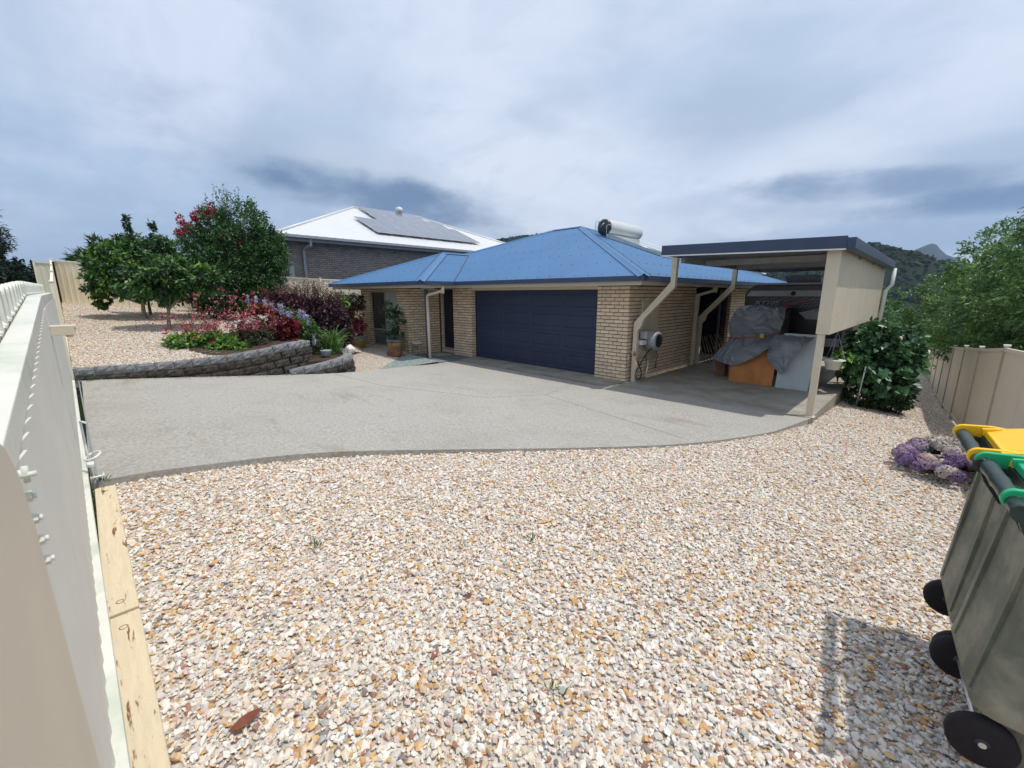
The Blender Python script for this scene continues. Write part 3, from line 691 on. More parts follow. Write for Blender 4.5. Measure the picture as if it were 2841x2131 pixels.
s.tube([(tx + .28, ty0 - .1, zr(tx + .28) + .16), (-6.5, ty0 - .06, zr(-6.5) + .12)], .013, 6)
s.tube([(tx + .1, ty1 - .1, tz - .24), (tx + .25, ty1 + .05, zr(tx + .25) + .02)], .015, 6)
s.build('pipe', steel, hw)
for i in range(2):
    y0 = ty0 + .03 + i * 1.02; a0, a1 = tx + .12, -6.45; M = B()
    vs = [(a0, y0, zr(a0) + .02), (a1, y0, zr(a1) + .02), (a1, y0 + 1.0, zr(a1) + .02), (a0, y0 + 1.0, zr(a0) + .02)]
    vs += [(x, y, z + .13) for x, y, z in vs]
    M.add(vs, [(0, 3, 2, 1), (4, 5, 6, 7), (0, 1, 5, 4), (1, 2, 6, 5), (2, 3, 7, 6), (3, 0, 4, 7)]); pn = M.build('collector_panel', mat('collector_frame', (.52, .53, .52), .4, metal=.3), hw)
    g = B(); q = [(a0 + .04, y0 + .04), (a1 - .04, y0 + .04), (a1 - .04, y0 + .96), (a0 + .04, y0 + .96)]
    g.add([(x, y, zr(x) + .154) for x, y in q], [(0, 1, 2, 3)]); g.build('glass', mat('collector_glass', (.42, .46, .48), .12, .9), pn)
def text(name, body, size, M, m, parent, extrude=.0015, shear=0, sx=1):
    c = bpy.data.curves.new(name, 'FONT'); c.body = body; c.size = size; c.extrude = extrude; c.shear = shear; c.align_x = 'LEFT'; c.offset = size * .012
    o = bpy.data.objects.new(name, c); COL.objects.link(o)
    dg = bpy.context.evaluated_depsgraph_get(); me = bpy.data.meshes.new_from_object(o.evaluated_get(dg)); bpy.data.objects.remove(o)
    me.transform(M @ Matrix.Diagonal((sx, 1, 1, 1))); me.materials.clear(); me.materials.append(m)
    return link(bpy.data.objects.new(name, me), parent)
def frame(o, xa, ya):
    xa = Vector(xa).normalized(); ya = Vector(ya).normalized(); M = Matrix((xa, ya, xa.cross(ya))).transposed().to_4x4(); M.translation = o; return M
# wordmark curved round the flank of the tank
aa = R(28)
text('lettering', 'Solahart', .115, frame((tx + .276 * math.cos(aa), ty0 + .40, tz + .276 * math.sin(aa) - .03), (0, 1, 0), (-math.sin(aa), 0, math.cos(aa))), blackm, hw)
s = B(); pp = [(0, 0), (.022, .02), (.026, .05), (.012, .085), (0, .115), (-.012, .085), (-.026, .05), (-.022, .02)]
Mf = frame((tx + .277 * math.cos(aa), ty0 + .30, tz + .277 * math.sin(aa) - .04), (0, 1, 0), (-math.sin(aa), 0, math.cos(aa)))
s.add([Mf @ Vector((a, b, 0)) for a, b in pp] + [Mf @ Vector((a, b, .002)) for a, b in pp], [tuple(range(8, 16))]).build('drop_logo', mat('logo_blue_grey', (.05, .09, .14), .4), hw, fix=False)

# ------------------------------------------------------------------ carport
cp = thing('carport', 'cream steel carport with navy fascia and ribbed side screen', 'carport', (0, 0, 0))
CX0, CX1, CY0, CY1 = -4.12, -1.02, 8.32, 15.3; ZT, ZB = 2.94, 2.75
def quadbox(s, pts, z0, z1):                      # pts 4 plan corners, z0/z1 callables or floats
    f = lambda z, p: z(p) if callable(z) else z
    vs = [(p[0], p[1], f(z0, p)) for p in pts] + [(p[0], p[1], f(z1, p)) for p in pts]
    return s.add(vs, [(0, 3, 2, 1), (4, 5, 6, 7), (0, 1, 5, 4), (1, 2, 6, 5), (2, 3, 7, 6), (3, 0, 4, 7)])
FRZ = lambda p: lerp(2.99, 2.915, (p[0] + 4.12) / 3.0)
s = B(); quadbox(s, [(CX0, CY0, 0), (-1.17, CY0, 0), (-1.17, CY0 + .06, 0), (CX0, CY0 + .06, 0)], lambda p: FRZ(p) - .185, FRZ)
quadbox(s, [(CX0, CY0 + .06, 0), (CX0 + .06, CY0 + .06, 0), (CX0 + .06, CY1, 0), (CX0, CY1, 0)], 2.80, 2.985)
quadbox(s, [(CX0, CY1, 0), (CX1 - .15, CY1, 0), (CX1 - .15, CY1 + .05, 0), (CX0, CY1 + .05, 0)], lambda p: FRZ(p) - .185, FRZ)
s.build('fascia', navy, cp, bevel=.004)
s = B(); s.box(-1.20, CY0 + .01, 2.72, -1.06, CY1 + .1, 2.89); s.build('box_gutter', navy, cp, bevel=.01)
s = B(); quadbox(s, [(CX0, CY0 - .004, 0), (-1.17, CY0 - .004, 0), (-1.17, CY0 + .07, 0), (CX0, CY0 + .07, 0)], lambda p: FRZ(p) - .205, lambda p: FRZ(p) - .1855); s.build('drip_edge', pvc, cp)
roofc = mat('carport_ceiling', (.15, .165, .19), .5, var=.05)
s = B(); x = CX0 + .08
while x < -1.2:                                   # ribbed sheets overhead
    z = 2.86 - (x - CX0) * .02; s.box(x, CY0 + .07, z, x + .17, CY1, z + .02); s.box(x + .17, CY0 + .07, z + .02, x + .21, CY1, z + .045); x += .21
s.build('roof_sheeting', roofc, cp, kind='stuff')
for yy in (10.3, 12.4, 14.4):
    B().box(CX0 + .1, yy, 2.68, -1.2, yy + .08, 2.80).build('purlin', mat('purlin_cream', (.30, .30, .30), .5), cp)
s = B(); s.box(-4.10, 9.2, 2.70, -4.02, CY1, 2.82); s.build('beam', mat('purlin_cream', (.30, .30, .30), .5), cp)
s = B(); s.box(-1.40, 8.5, 2.62, -1.31, CY1, 2.76); s.build('beam', cream, cp)
for i, (yy, zb) in enumerate(((8.50, 0), (12.45, 0), (15.1, 0))):
    p = B(); p.box(-1.40, yy, 0, -1.30, yy + .10, 2.74)
    if i == 0: p.box(-1.50, yy - .04, .0, -1.27, yy + .12, .015)
    p.build('post', cream, cp, bevel=.004)
for i, yy in enumerate((9.08, 12.8)):              # cranked posts on the house side
    y0, y1 = yy - .05, yy + .05; s = B()
    poly = [(-5.03, 0), (-4.93, 0), (-4.93, 1.22), (-4.84, 1.33), (-4.80, 1.48), (-4.12, 2.20), (-4.10, 2.86), (-4.22, 2.86), (-4.22, 2.30), (-5.03, 1.40)]
    s.prism(poly, y0, y1, 'y'); s.build('cranked_post', cream, cp, bevel=.004)
    if i == 0: B().box(-5.05, y0 - .04, 0.0, -4.80, y1 + .12, .015).build('base_plate', greyl, cp)
# side screen: ribbed sheet
s = B(); yy = 8.92; vs = []; k = 0
while yy < 15.35:
    o_ = -1.245 + (.010 if k % 4 in (1, 2) else 0); vs += [(o_, yy, 1.41), (o_, yy, 2.77)]; k += 1; yy += .018
s.add(vs, [(2 * i, 2 * i + 2, 2 * i + 3, 2 * i + 1) for i in range(len(vs) // 2 - 1)]); s.build('ribbed_screen', cream, cp, fix=False)
B().box(-1.42, 8.47, 1.41, -1.235, 8.495, 2.75).box(-1.260, 8.495, 1.41, -1.235, 8.92, 2.75).build('screen_flashing', cream, cp, bevel=.002)
B().box(-1.262, 8.92, 1.40, -1.255, 15.35, 2.76).build('screen_backing', cream, cp)
s = B(); s.tube([(-1.05, 15.35, 2.72), (-1.05, 15.35, 2.3), (-1.15, 15.3, 2.15), (-1.2, 15.3, .2)], .045, 10); s.build('downpipe', pvc, cp)

# ------------------------------------------------------------------ under the carport
cv = thing('caravan', 'white and black off road caravan parked under the carport', 'caravan', (0, 0, 0))
s = B(); s.prism([(-3.78, .55), (-1.62, .55), (-1.62, 2.28), (-3.60, 2.28), (-3.74, 2.22), (-3.84, 2.05)], 12.75, 15.2, 'y'); s.build('body', caravank, cv, bevel=.02)
B().prism([(-3.80, 2.0), (-3.70, 2.14), (-1.64, 2.14), (-1.64, 2.0)], 12.735, 12.749, 'y').build('white_band', caravanw, cv)
B().prism([(-2.55, 1.60), (-2.38, 1.44), (-1.64, 1.44), (-1.64, 1.76), (-2.05, 1.73), (-2.35, 1.65)], 12.735, 12.749, 'y').build('lower_band', caravanw, cv)
B().box(-1.98, 12.70, .8, -1.64, 12.748, 1.0).build('storage_box', caravanw, cv)
B().prism([(-3.70, 2.285), (-1.6, 2.285), (-1.6, 2.33), (-3.62, 2.34)], 12.8, 15.1, 'y').build('roof', caravanw, cv)
B().prism([(-3.0, 2.34), (-3.03, 2.46), (-2.88, 2.54), (-2.3, 2.52), (-2.25, 2.34)], 13.2, 14.0, 'y').build('roof_air_conditioner', mat('grey_cowl', (.22, .24, .28), .4), cv, bevel=.02)
B().lathe([(0, -.006), (.055, -.006), (.055, .006), (0, .006)], (-2.72, 12.73, 2.07), 20, 'y').build('badge', caravank, cv)
st_ = B()
for k in range(9):
    x0 = -3.6 + k * .22; st_.prism([(x0, 1.86 + k * .004), (x0 + .28, 1.97), (x0 + .35, 1.97), (x0 + .05, 1.86 + k * .004)], 12.74, 12.748, 'y')
st_.build('stripe', mat('stripe_grey', (.12, .13, .16), .4), cv, kind='stuff')
B().prism([(-2.95, 1.80), (-2.7, 1.84), (-2.30, 1.95), (-2.36, 1.91), (-2.7, 1.78), (-2.9, 1.77)], 12.733, 12.744, 'y').build('orange_swoosh', mat('swoosh', (.30, .06, .02), .4), cv)
s = B()
for k in range(26):
    a = -2.55 + (k % 9) * .10 + (k // 9) * .06; z = 1.72 + (k // 9) * .075 + (k % 9) * .012; s.bar((a, 12.742, z), (a + .045, 12.742, z + .05), .012, .012); s.bar((a + .045, 12.742, z + .05), (a + .085, 12.742, z + .03), .012, .012)
s.build('tyre_tread_pattern', mat('tread_grey', (.2, .21, .24), .4), cv, kind='stuff')
text('lettering', 'XT10S', .135, frame((-3.58, 12.732, 1.79), (1, 0, 0), (0, 0, 1)), caravanw, cv, shear=.25, sx=1.5)
text('lettering', 'JAYCO', .08, frame((-2.22, 12.732, 1.64), (1, 0, 0), (0, 0, 1)), caravank, cv, shear=.25, sx=1.2)

def sheet(name, rows, m, label, cat, disp=.03, sub=2, seed=0, thick=.004, nscale=3.0, fold=None):
    """draped cloth through a grid of control points, subdivided and creased by noise"""
    nr, nc = len(rows), len(rows[0]); K = 15
    def bez(a, b, t): return a.lerp(b, t)
    g = [[Vector(p) for p in r] for r in rows]; fine = []
    cols = [spline([g[i][j] for i in range(nr)], K) for j in range(nc)]
    for i in range(len(cols[0])): fine.append(spline([cols[j][i] for j in range(nc)], K))
    vs = []; 
    for i, r in enumerate(fine):
        for j, p in enumerate(r):
            q = p * nscale + Vector((seed, seed * 2, 0)); w1 = noise.noise(q * .35) * 1.5
            ra = 1 - abs(noise.noise(Vector((q.x * 1.1 + w1, q.y, q.z * .45 + q.x * .5)))) * 2.6      # long diagonal creases
            rb = 1 - abs(noise.noise(Vector((q.x * .7 - q.z * 1.3, q.y + 7, q.z * 1.6 + q.x * .8 + w1)))) * 2.6
            w = max(0, ra) ** 5 * 1.5 + max(0, rb) ** 6 * 1.3 + noise.noise(q * .35) * .7
            vs.append(p + Vector((0, -w * disp, w * disp * .2)))
    n = len(fine[0]); fs = [(i * n + j, i * n + j + 1, (i + 1) * n + j + 1, (i + 1) * n + j) for i in range(len(fine) - 1) for j in range(n - 1)]
    o = B().add(vs, fs, True).build(name, m, None, fix=False, label=label, cat=cat)
    md = o.modifiers.new('thickness', 'SOLIDIFY'); md.thickness = thick
    return o
B().prism([(-3.62, .12), (-2.62, .12), (-2.62, 1.70), (-3.50, 1.70), (-3.62, 1.5)], 11.65, 12.3, 'y').build('storage_cabinet', mat('dark_wood', (.05, .035, .03), .6), label='dark cabinet hidden under the grey tarpaulin', cat='cabinet', bevel=.03)
sheet('tarpaulin', [
    [(-3.58, 12.3, 1.72), (-3.3, 12.3, 1.76), (-3.0, 12.3, 1.76), (-2.75, 12.3, 1.76), (-2.55, 12.3, 1.72)],
    [(-3.60, 11.6, 1.72), (-3.3, 11.55, 1.77), (-3.0, 11.55, 1.77), (-2.75, 11.55, 1.77), (-2.57, 11.6, 1.72)],
    [(-3.70, 11.5, 1.50), (-3.36, 11.38, 1.52), (-3.02, 11.40, 1.50), (-2.78, 11.40, 1.50), (-2.56, 11.5, 1.46)],
    [(-3.74, 11.45, 1.20), (-3.38, 11.38, 1.18), (-3.05, 11.36, 1.2), (-2.78, 11.38, 1.22), (-2.60, 11.45, 1.25)],
    [(-3.66, 11.35, .98), (-3.36, 11.18, 1.0), (-3.05, 11.15, 1.02), (-2.80, 11.15, 1.04), (-2.60, 11.3, 1.10)],
    [(-3.80, 11.2, .72), (-3.48, 10.95, .68), (-3.15, 10.85, .76), (-2.88, 10.84, .86), (-2.62, 11.0, 1.0)],
    [(-3.98, 11.15, .46), (-3.62, 10.95, .40), (-3.30, 10.80, .40), (-2.98, 10.76, .56), (-2.62, 10.76, .86)]],
    tarp, 'grey tarpaulin tied with red rope over the tall cabinet', 'tarpaulin', disp=.040, seed=3, nscale=2.7)
sheet('tarpaulin', [
    [(-2.62, 11.1, 1.16), (-2.35, 11.05, 1.17), (-2.1, 11.05, 1.17), (-1.84, 11.0, 1.15)],
    [(-2.64, 10.9, 1.02), (-2.40, 10.78, 1.04), (-2.15, 10.78, 1.04), (-1.92, 10.74, 1.02)],
    [(-2.66, 10.82, .78), (-2.46, 10.72, .80), (-2.26, 10.72, .82), (-2.05, 10.70, .84)],
    [(-2.60, 10.75, .58), (-2.46, 10.70, .56), (-2.34, 10.68, .54), (-2.20, 10.68, .62)],
    [(-2.52, 10.74, .50), (-2.42, 10.69, .42), (-2.33, 10.67, .34), (-2.24, 10.67, .38)]],
    tarp, 'smaller grey tarpaulin with a hanging corner over the pale board', 'tarpaulin', disp=.022, seed=11, nscale=3.0)
s = B(); s.tube(spline([(-3.74, 11.42, .98), (-3.42, 11.10, 1.0), (-3.1, 11.05, 1.06), (-2.8, 11.08, 1.12), (-2.6, 11.25, 1.18), (-2.55, 11.5, 1.2)], 6), .010, 8); s.tube(spline([(-3.74, 11.42, .94), (-3.3, 11.06, 1.04), (-2.9, 11.06, 1.07), (-2.6, 11.25, 1.15)], 6), .008, 8)
s.build('rope', ropem, label='red rope tied around the tarpaulin on the tall cabinet', cat='rope')
B().box(-2.90, 11.0, 1.06, -2.82, 11.04, 1.16).build('strap_buckle', mat('yellow_strap', (.45, .36, .08), .6), label='small yellow strap end on the grey tarpaulin', cat='strap')
Mx = Matrix.Translation((0, 10.81, 0)) @ Matrix.Rotation(R(-9), 4, 'X')
def lean_board(name, poly, m, y, tilt, th, label, cat):
    s = B(); s.prism(poly, 0, th, 'y'); o = s.build(name, m, None, label=label, cat=cat, bevel=.002); o.location = (0, y, .003); o.rotation_euler = (R(tilt), 0, 0); return o
lean_board('plywood_board', [(-3.42, 0), (-2.49, 0), (-2.49, .80), (-3.42, .80)], ply, 10.80, -12, .018, 'orange brown plywood board leaning under the tarpaulin', 'board')
lean_board('pale_board', [(-2.42, 0), (-1.80, 0), (-1.76, 1.22), (-2.42, 1.22)], boardw, 10.78, -11, .03, 'pale grey board leaning beside the plywood', 'board')
B().box(-3.92, 11.30, .003, -3.68, 11.55, .46).build('timber_box', mat('red_brown_timber', (.19, .085, .045), .7, var=.2, scale=5, stretch=(3, 3, .6)), label='narrow red brown timber box beside the plywood', cat='box', bevel=.004)
bs = thing('bamboo_screen', 'thin bamboo stick screen leaning on the dark patio wall', 'screen', (0, 0, 0))
for i in range(9):
    y = 13.2 + i * .22; B().tube([(-4.9 + .02 * i, y, 0), (-5.12 + random.uniform(-.03, .03), y - .12, .78)], .012, 6).build('stick', bamboo, bs)
B().tube([(-4.95, 13.1, .15), (-4.78, 15.2, .15)], .012, 6).build('cross_stick', bamboo, bs)

# hanging basket
hb = thing('hanging_basket', 'white plastic hanging basket behind the front carport post', 'hanging basket', (0, 0, 0))
hc = (-1.45, 10.9, .52)
B().lathe([(0, 0), (.12, 0), (.155, .17), (.20, .185), (.205, .20), (.185, .20), (.15, .18), (.0, .17)], hc, 28).build('bowl', pvc, hb)
s = B()
for k in range(3):
    a = k * 2.094 + .4; s.tube([(hc[0] + .19 * math.cos(a), hc[1] + .19 * math.sin(a), hc[2] + .2), (hc[0], hc[1], hc[2] + .78)], .003, 5)
s.tube([(hc[0], hc[1], hc[2] + .78), (hc[0], hc[1], 2.65)], .003, 5); s.build('hanger', steel, hb)

# ------------------------------------------------------------------ left fences
def fence_run(name, pts, m, label, h=1.6, drop=0, caps=True, rib=.0, sheetname='sheet', post_w=.06, rev=1, ztop=None, group=None):
    t = thing(name, label, 'fence', (0, 0, 0), group)
    for i in range(len(pts)):
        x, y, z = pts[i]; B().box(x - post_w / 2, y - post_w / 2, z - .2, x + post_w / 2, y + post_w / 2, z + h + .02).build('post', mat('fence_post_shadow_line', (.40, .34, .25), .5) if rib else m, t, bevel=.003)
        if caps: B().box(x - post_w / 2 - .008, y - post_w / 2 - .008, z + h + .02, x + post_w / 2 + .008, y + post_w / 2 + .008, z + h + .045).build('post_cap', pvc, t, bevel=.006)
        if i == len(pts) - 1: break
        a = Vector(pts[i]); b = Vector(pts[i + 1]); za, zb = a.z, b.z
        d = (Vector((b.x, b.y, 0)) - Vector((a.x, a.y, 0))); Lh = d.length; d.normalize(); n = Vector((-d.y, d.x, 0))
        for zz, nm in ((h - .03, 'top_rail'), (.03, 'bottom_rail')):
            B().bar(a + Vector((0, 0, zz)), b + Vector((0, 0, zz)), .045, .05).build(nm, m, t)
        # trapezoid-ribbed infill sheets, three to a bay
        ns = 3; 
        for q in range(ns):
            vs = []; u = q * Lh / ns + .002; ra = .014 if not rib else rib * .02; prof = [(0, 0), (.03, ra), (.12, ra), (.16, 0), (.20, 0)]; base = u; end = (q + 1) * Lh / ns - .002
            pts_ = []; k = 0
            while u < end - 1e-4:
                for (du, w) in prof[:-1]:
                    if base + k * .20 + du < end: pts_.append((base + k * .20 + du, w))
                k += 1; u = base + k * .20
            pts_.append((end, 0))
            for (uu, w) in pts_:
                p = a.lerp(b, uu / Lh) + n * (w - .009) * rev; vs += [(p.x, p.y, p.z + .05), (p.x, p.y, p.z + h - .05)]
            B().add(vs, [(2 * j, 2 * j + 2, 2 * j + 3, 2 * j + 1) for j in range(len(pts_) - 1)]).build(sheetname, m, t, fix=False)
    return t
fp = resample(spline([(a[0], a[1], z) for a, z in zip(FEN, FZ)], 8), 6)
fence_run('boundary_fence', [tuple(p) for p in fp], creamf, 'cream steel fence running behind the fruit trees to the house', h=1.62, caps=True)
fence_run('boundary_fence', [(-24.2, -1.0, 1.75), (-24, -.5, 1.72)], creamf, 'short cream fence bay outside the far corner post on the left', h=1.5)
fence_run('street_fence', [(-24, -.55, 1.70), (-19.7, -.46, 1.3), (-15.4, -.38, .95), (-11.35, -.31, .62)], creamf, 'cream steel fence seen almost edge on beyond the gate', h=1.62)

# ------------------------------------------------------------------ gate
gate_ang = math.atan(.018)
def gp(x, off, z): return (-x, -(.075 + .018 * x) - off, z)
def gbox(s, x0, x1, o0, o1, z0, z1, z0b=None, z1b=None):
    """x0..x1 along the gate, o0..o1 offset to the street side; second z values at the far end"""
    z0b = z0 if z0b is None else z0b; z1b = z1 if z1b is None else z1b
    vs = [gp(x0, o0, z0), gp(x1, o0, z0b), gp(x1, o1, z0b), gp(x0, o1, z0), gp(x0, o0, z1), gp(x1, o0, z1b), gp(x1, o1, z1b), gp(x0, o1, z1)]
    return s.add(vs, [(0, 3, 2, 1), (4, 5, 6, 7), (0, 1, 5, 4), (1, 2, 6, 5), (2, 3, 7, 6), (3, 0, 4, 7)])
def ztop(x): return 1.785 + .067 * (x - 1.2) if x < 5 else 2.04 + .006 * (x - 5)
def zpick(x): return lerp(1.93, 2.06, (x - 1) / 1.5) if x < 2.5 else (lerp(2.06, 2.15, (x - 2.5) / 2.5) if x < 5 else lerp(2.15, 2.20, (x - 5) / 5))
def gate_leaf(x0, x1, label, step=.14, zb=.55):
    t = thing('driveway_gate', label, 'gate', (0, 0, 0), None)
    nb = int((x1 - x0) / step)
    top = B()
    for i in range(12):
        a, b = x0 + (x1 - x0) * i / 12, x0 + (x1 - x0) * (i + 1) / 12; gbox(top, a, b, .04, .115, ztop(a) - .085, ztop(a), ztop(b) - .085, ztop(b))
    top.build('top_rail', gatem, t, bevel=.004)
    s = B(); gbox(s, x0, x1, .0, .04, zb - .04, zb + .02); s.build('bottom_rail', gatem, t, bevel=.004)
    s = B(); gbox(s, x1 - .07, x1, .03, .10, zb + .02, ztop(x1) - .09); s.build('stile', gatem, t, bevel=.003)
    s = B(); gbox(s, x0, x1, .168, .19, ztop(x0) - .02, ztop(x0) + .02, min(ztop(x1), 2.05) - .02, min(ztop(x1), 2.05) + .02); s.build('picket_rail', gatem, t)
    for i in range(nb):
        a = x0 + i * step; b = a + step - .004
        s = B()                                                      # board with a lapped edge
        vs = [gp(a, .052, zb + .02), gp(b, .030, zb + .02), gp(b, .036, zb + .02), gp(a, .058, zb + .02)]
        vs += [gp(a, .052, ztop(a) - .087), gp(b, .030, ztop(b) - .087), gp(b, .036, ztop(b) - .087), gp(a, .058, ztop(a) - .087)]
        s.add(vs, [(0, 3, 2, 1), (4, 5, 6, 7), (0, 1, 5, 4), (1, 2, 6, 5), (2, 3, 7, 6), (3, 0, 4, 7)]); s.build('board', gateshell, t)
    npk = int((x1 - x0) / .27)
    for i in range(npk):                                             # thick pickets with rounded heads
        c = x0 + .06 + i * .27; zt = zpick(c); z0 = ztop(c) - .3; w = .045; s = B(); prof = [(-w, z0), (w, z0), (w, zt - .04)]
        prof += [(w * math.cos(k * math.pi / 8), zt - .04 + .04 * math.sin(k * math.pi / 8)) for k in range(1, 8)] + [(-w, zt - .04)]
        n = len(prof); vs = [gp(c + a, .12, z) for a, z in prof] + [gp(c + a, .165, z) for a, z in prof]
        s.add(vs, [tuple(range(n)), tuple(reversed(range(n, 2 * n)))] + [(k, (k + 1) % n, (k + 1) % n + n, k + n) for k in range(n)]); s.build('picket', gatem, t, bevel=.006)
        for q in (.09, .18):
            s = B(); cc = c + q; z0 = ztop(cc) + .012; gbox(s, cc - .02, cc + .02, .122, .158, z0 - .2, z0)
            vs = [gp(cc - .028, .114, z0), gp(cc + .028, .114, z0), gp(cc + .028, .166, z0), gp(cc - .028, .166, z0), gp(cc, .139, z0 + .028)]
            s.add(vs, [(0, 1, 2, 3), (0, 1, 4), (1, 2, 4), (2, 3, 4), (3, 0, 4)]); s.build('short_picket', gatem, t)
    return t
g1 = gate_leaf(.56, 4.95, 'near white gate leaf with vertical boards and rounded pickets')
g2 = gate_leaf(5.05, 10.9, 'far white gate leaf meeting the retaining wall end', zb=.52)
# hinge plate with bolts on the near leaf
s = B(); gbox(s, .955, 1.045, .014, .022, 1.575, 1.765); s.build('hinge_plate', gatem, g1, bevel=.002)
for k in range(4):
    z = 1.735 - k * .043; s = B(); p = gp(.985 + .012 * k, .014, z)
    s.tube([p, (p[0], p[1] + .008, p[2])], .009, 6, sm=False); s.tube([(p[0], p[1] + .008, p[2]), (p[0], p[1] + .013, p[2])], .005, 8); s.build('bolt', gatem, g1)
s = B(); p = gp(.97, .014, 1.775); s.tube([p, (p[0], p[1] + .02, p[2])], .0045, 8); s.tube([(p[0], p[1] + .008, p[2] - .012), (p[0], p[1] + .008, p[2] + .014)], .004, 8); s.build('hinge_pin', gatem, g1)
# latch shelf and drop bolt at the join
s = B(); gbox(s, 4.75, 4.95, -.115, .03, 1.80, 1.812); gbox(s, 4.75, 4.76, -.10, .03, 1.74, 1.80); s.tube([gp(4.84, -.07, 1.79), gp(4.84, -.07, 1.72)], [.045, .02], 12); s.build('latch', cream, g1, bevel=.002)
s = B(); ring = [gp(4.95 + .09 * math.cos(a), -.05 - .05 * math.sin(a), .70 + .02 * math.sin(a)) for a in [k * math.pi / 8 for k in range(17)]]
s.tube(ring, .009, 8); s.tube([gp(5.0, -.02, .48), gp(5.0, -.02, 1.0)], .009, 8); s.tube([gp(5.0, -.02, 1.0), gp(4.93, -.05, 1.0)], .009, 8)
s.tube([gp(4.72, -.01, .58), gp(4.72, -.09, .58), gp(4.80, -.09, .58)], .009, 8); gbox(s, 4.9, 5.0, -.05, 0, .62, .64); s.build('drop_bolt', pvc, g1)
s = B(); pc = [(.30, .40), (.30, 1.95), (.70, 1.91), (.77, 1.875), (.83, 1.825), (.865, 1.74), (.88, 1.55), (.905, 1.25), (.92, .40)]; n = len(pc)
s.add([gp(x, 0.0, z) for x, z in pc] + [gp(x, .034, z) for x, z in pc], [tuple(range(n)), tuple(reversed(range(n, 2 * n)))] + [(k, (k + 1) % n, (k + 1) % n + n, k + n) for k in range(n)])
s.build('gate_post', postm, None, bevel=.006, label='wide cream gate post filling the lower left corner', cat='post')
# bottom guide track at the gate
s = B(); gbox(s, 4.95, 11.2, -.055, -.04, .452, .475); s.build('gate_track', mat('track_grey', (.22, .25, .25), .5), label='thin grey metal gate track along the driveway edge', cat='track')

# timber edging sleepers
for i, (a, b) in enumerate(((-2.70, -.95), (-4.74, -2.72))):
    s = B(); s.box(a, -.140, .30, b, -.012, .472 + .004 * i); o = s.build('timber_sleeper', timberp, label=('cream painted edging sleeper nearest the camera with flaking paint' if i == 0 else 'cream painted edging sleeper touching the driveway corner'), cat='sleeper', group='sleepers along the gate', bevel=.006)
    for xx in (b - .1, a + .12):
        ring = B(); ring.lathe([(.014, .0), (.017, .0), (.017, .001), (.014, .001)], (xx, -.08, .4725 + .004 * i), 16); ring.build('coach_bolt_ring', mat('rusty_ring', (.15, .09, .05), .8), o)

# ------------------------------------------------------------------ retaining wall
def split_block(w, h, d, seed):
    """rough split-face block: flat top and back, quarried front"""
    nx, nz = 7, 5; vs = []; fs = []
    for j in range(nz):
        for i in range(nx):
            x = -w / 2 + w * i / (nx - 1); z = h * j / (nz - 1); e = (0 < i < nx - 1) and (0 < j < nz - 1)
            y = -(.028 * (.5 + noise.noise(Vector((x * 16 + seed * 7.3, z * 16, seed)))) + .012 * noise.noise(Vector((x * 40, z * 40, seed)))) - .008 if e else 0
            vs.append((x, y, z))
    fs = [(j * nx + i, j * nx + i + 1, (j + 1) * nx + i + 1, (j + 1) * nx + i) for j in range(nz - 1) for i in range(nx - 1)]
    k = len(vs); vs += [(-w / 2, d, 0), (w / 2, d, 0), (w / 2, d, h), (-w / 2, d, h)]
    tl, tr = (nz - 1) * nx, nz * nx - 1
    fs += [tuple([k + 3] + list(range(tl, tr + 1)) + [k + 2])[::-1], (k, k + 1) + tuple(range(nx - 1, -1, -1)), (k + 1, k, k + 3, k + 2),
           tuple([k] + [j * nx for j in range(nz)] + [k + 3]), tuple([k + 1] + [j * nx + nx - 1 for j in range(nz)] + [k + 2])[::-1]]
    return vs, fs
BH = .165
blocks = {}
for mm, nm in ((blockm, 'top'), (blockd, 'low')):
    for s_ in range(4):
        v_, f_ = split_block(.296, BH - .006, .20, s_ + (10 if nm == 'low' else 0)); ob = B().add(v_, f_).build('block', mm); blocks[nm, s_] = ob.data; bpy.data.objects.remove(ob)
def retaining(curve, tops, label, nco, base_z, name='retaining_wall', hidden=None):
    t = thing(name, label, 'retaining wall', (0, 0, 0)); Ls = [0]
    for a, b in zip(curve, curve[1:]): Ls.append(Ls[-1] + (Vector(b[:2]) - Vector(a[:2])).length)
    tot = Ls[-1]
    def at_(u):
        u = max(0, min(tot - 1e-4, u)); k = max(j for j in range(len(curve) - 1) if Ls[j] <= u); f = (u - Ls[k]) / (Ls[k + 1] - Ls[k])
        a, b = Vector(curve[k]), Vector(curve[k + 1]); d = (Vector(b[:2]) - Vector(a[:2])).normalized(); return a.lerp(b, f), d
    for c in range(nco):
        u = .15 - (.15 if c % 2 else 0)
        while u < tot:
            p, d = at_(u); zt = p.z - c * BH
            if zt > base_z(p) - .10 + .0:
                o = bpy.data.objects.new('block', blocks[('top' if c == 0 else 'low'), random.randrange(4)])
                n = Vector((d.y, -d.x)); q = Vector(p[:2]) + n * (.020 * c)
                _, d2 = at_(u + .1); zl = at_(u - .14)[0].z; zr_ = at_(u + .14)[0].z
                o.location = (q.x, q.y, zt - BH); o.rotation_euler = (0, -math.atan2(zr_ - zl, .28) , math.atan2(d.y, d.x)); link(o, t)
            u += .302
    return t
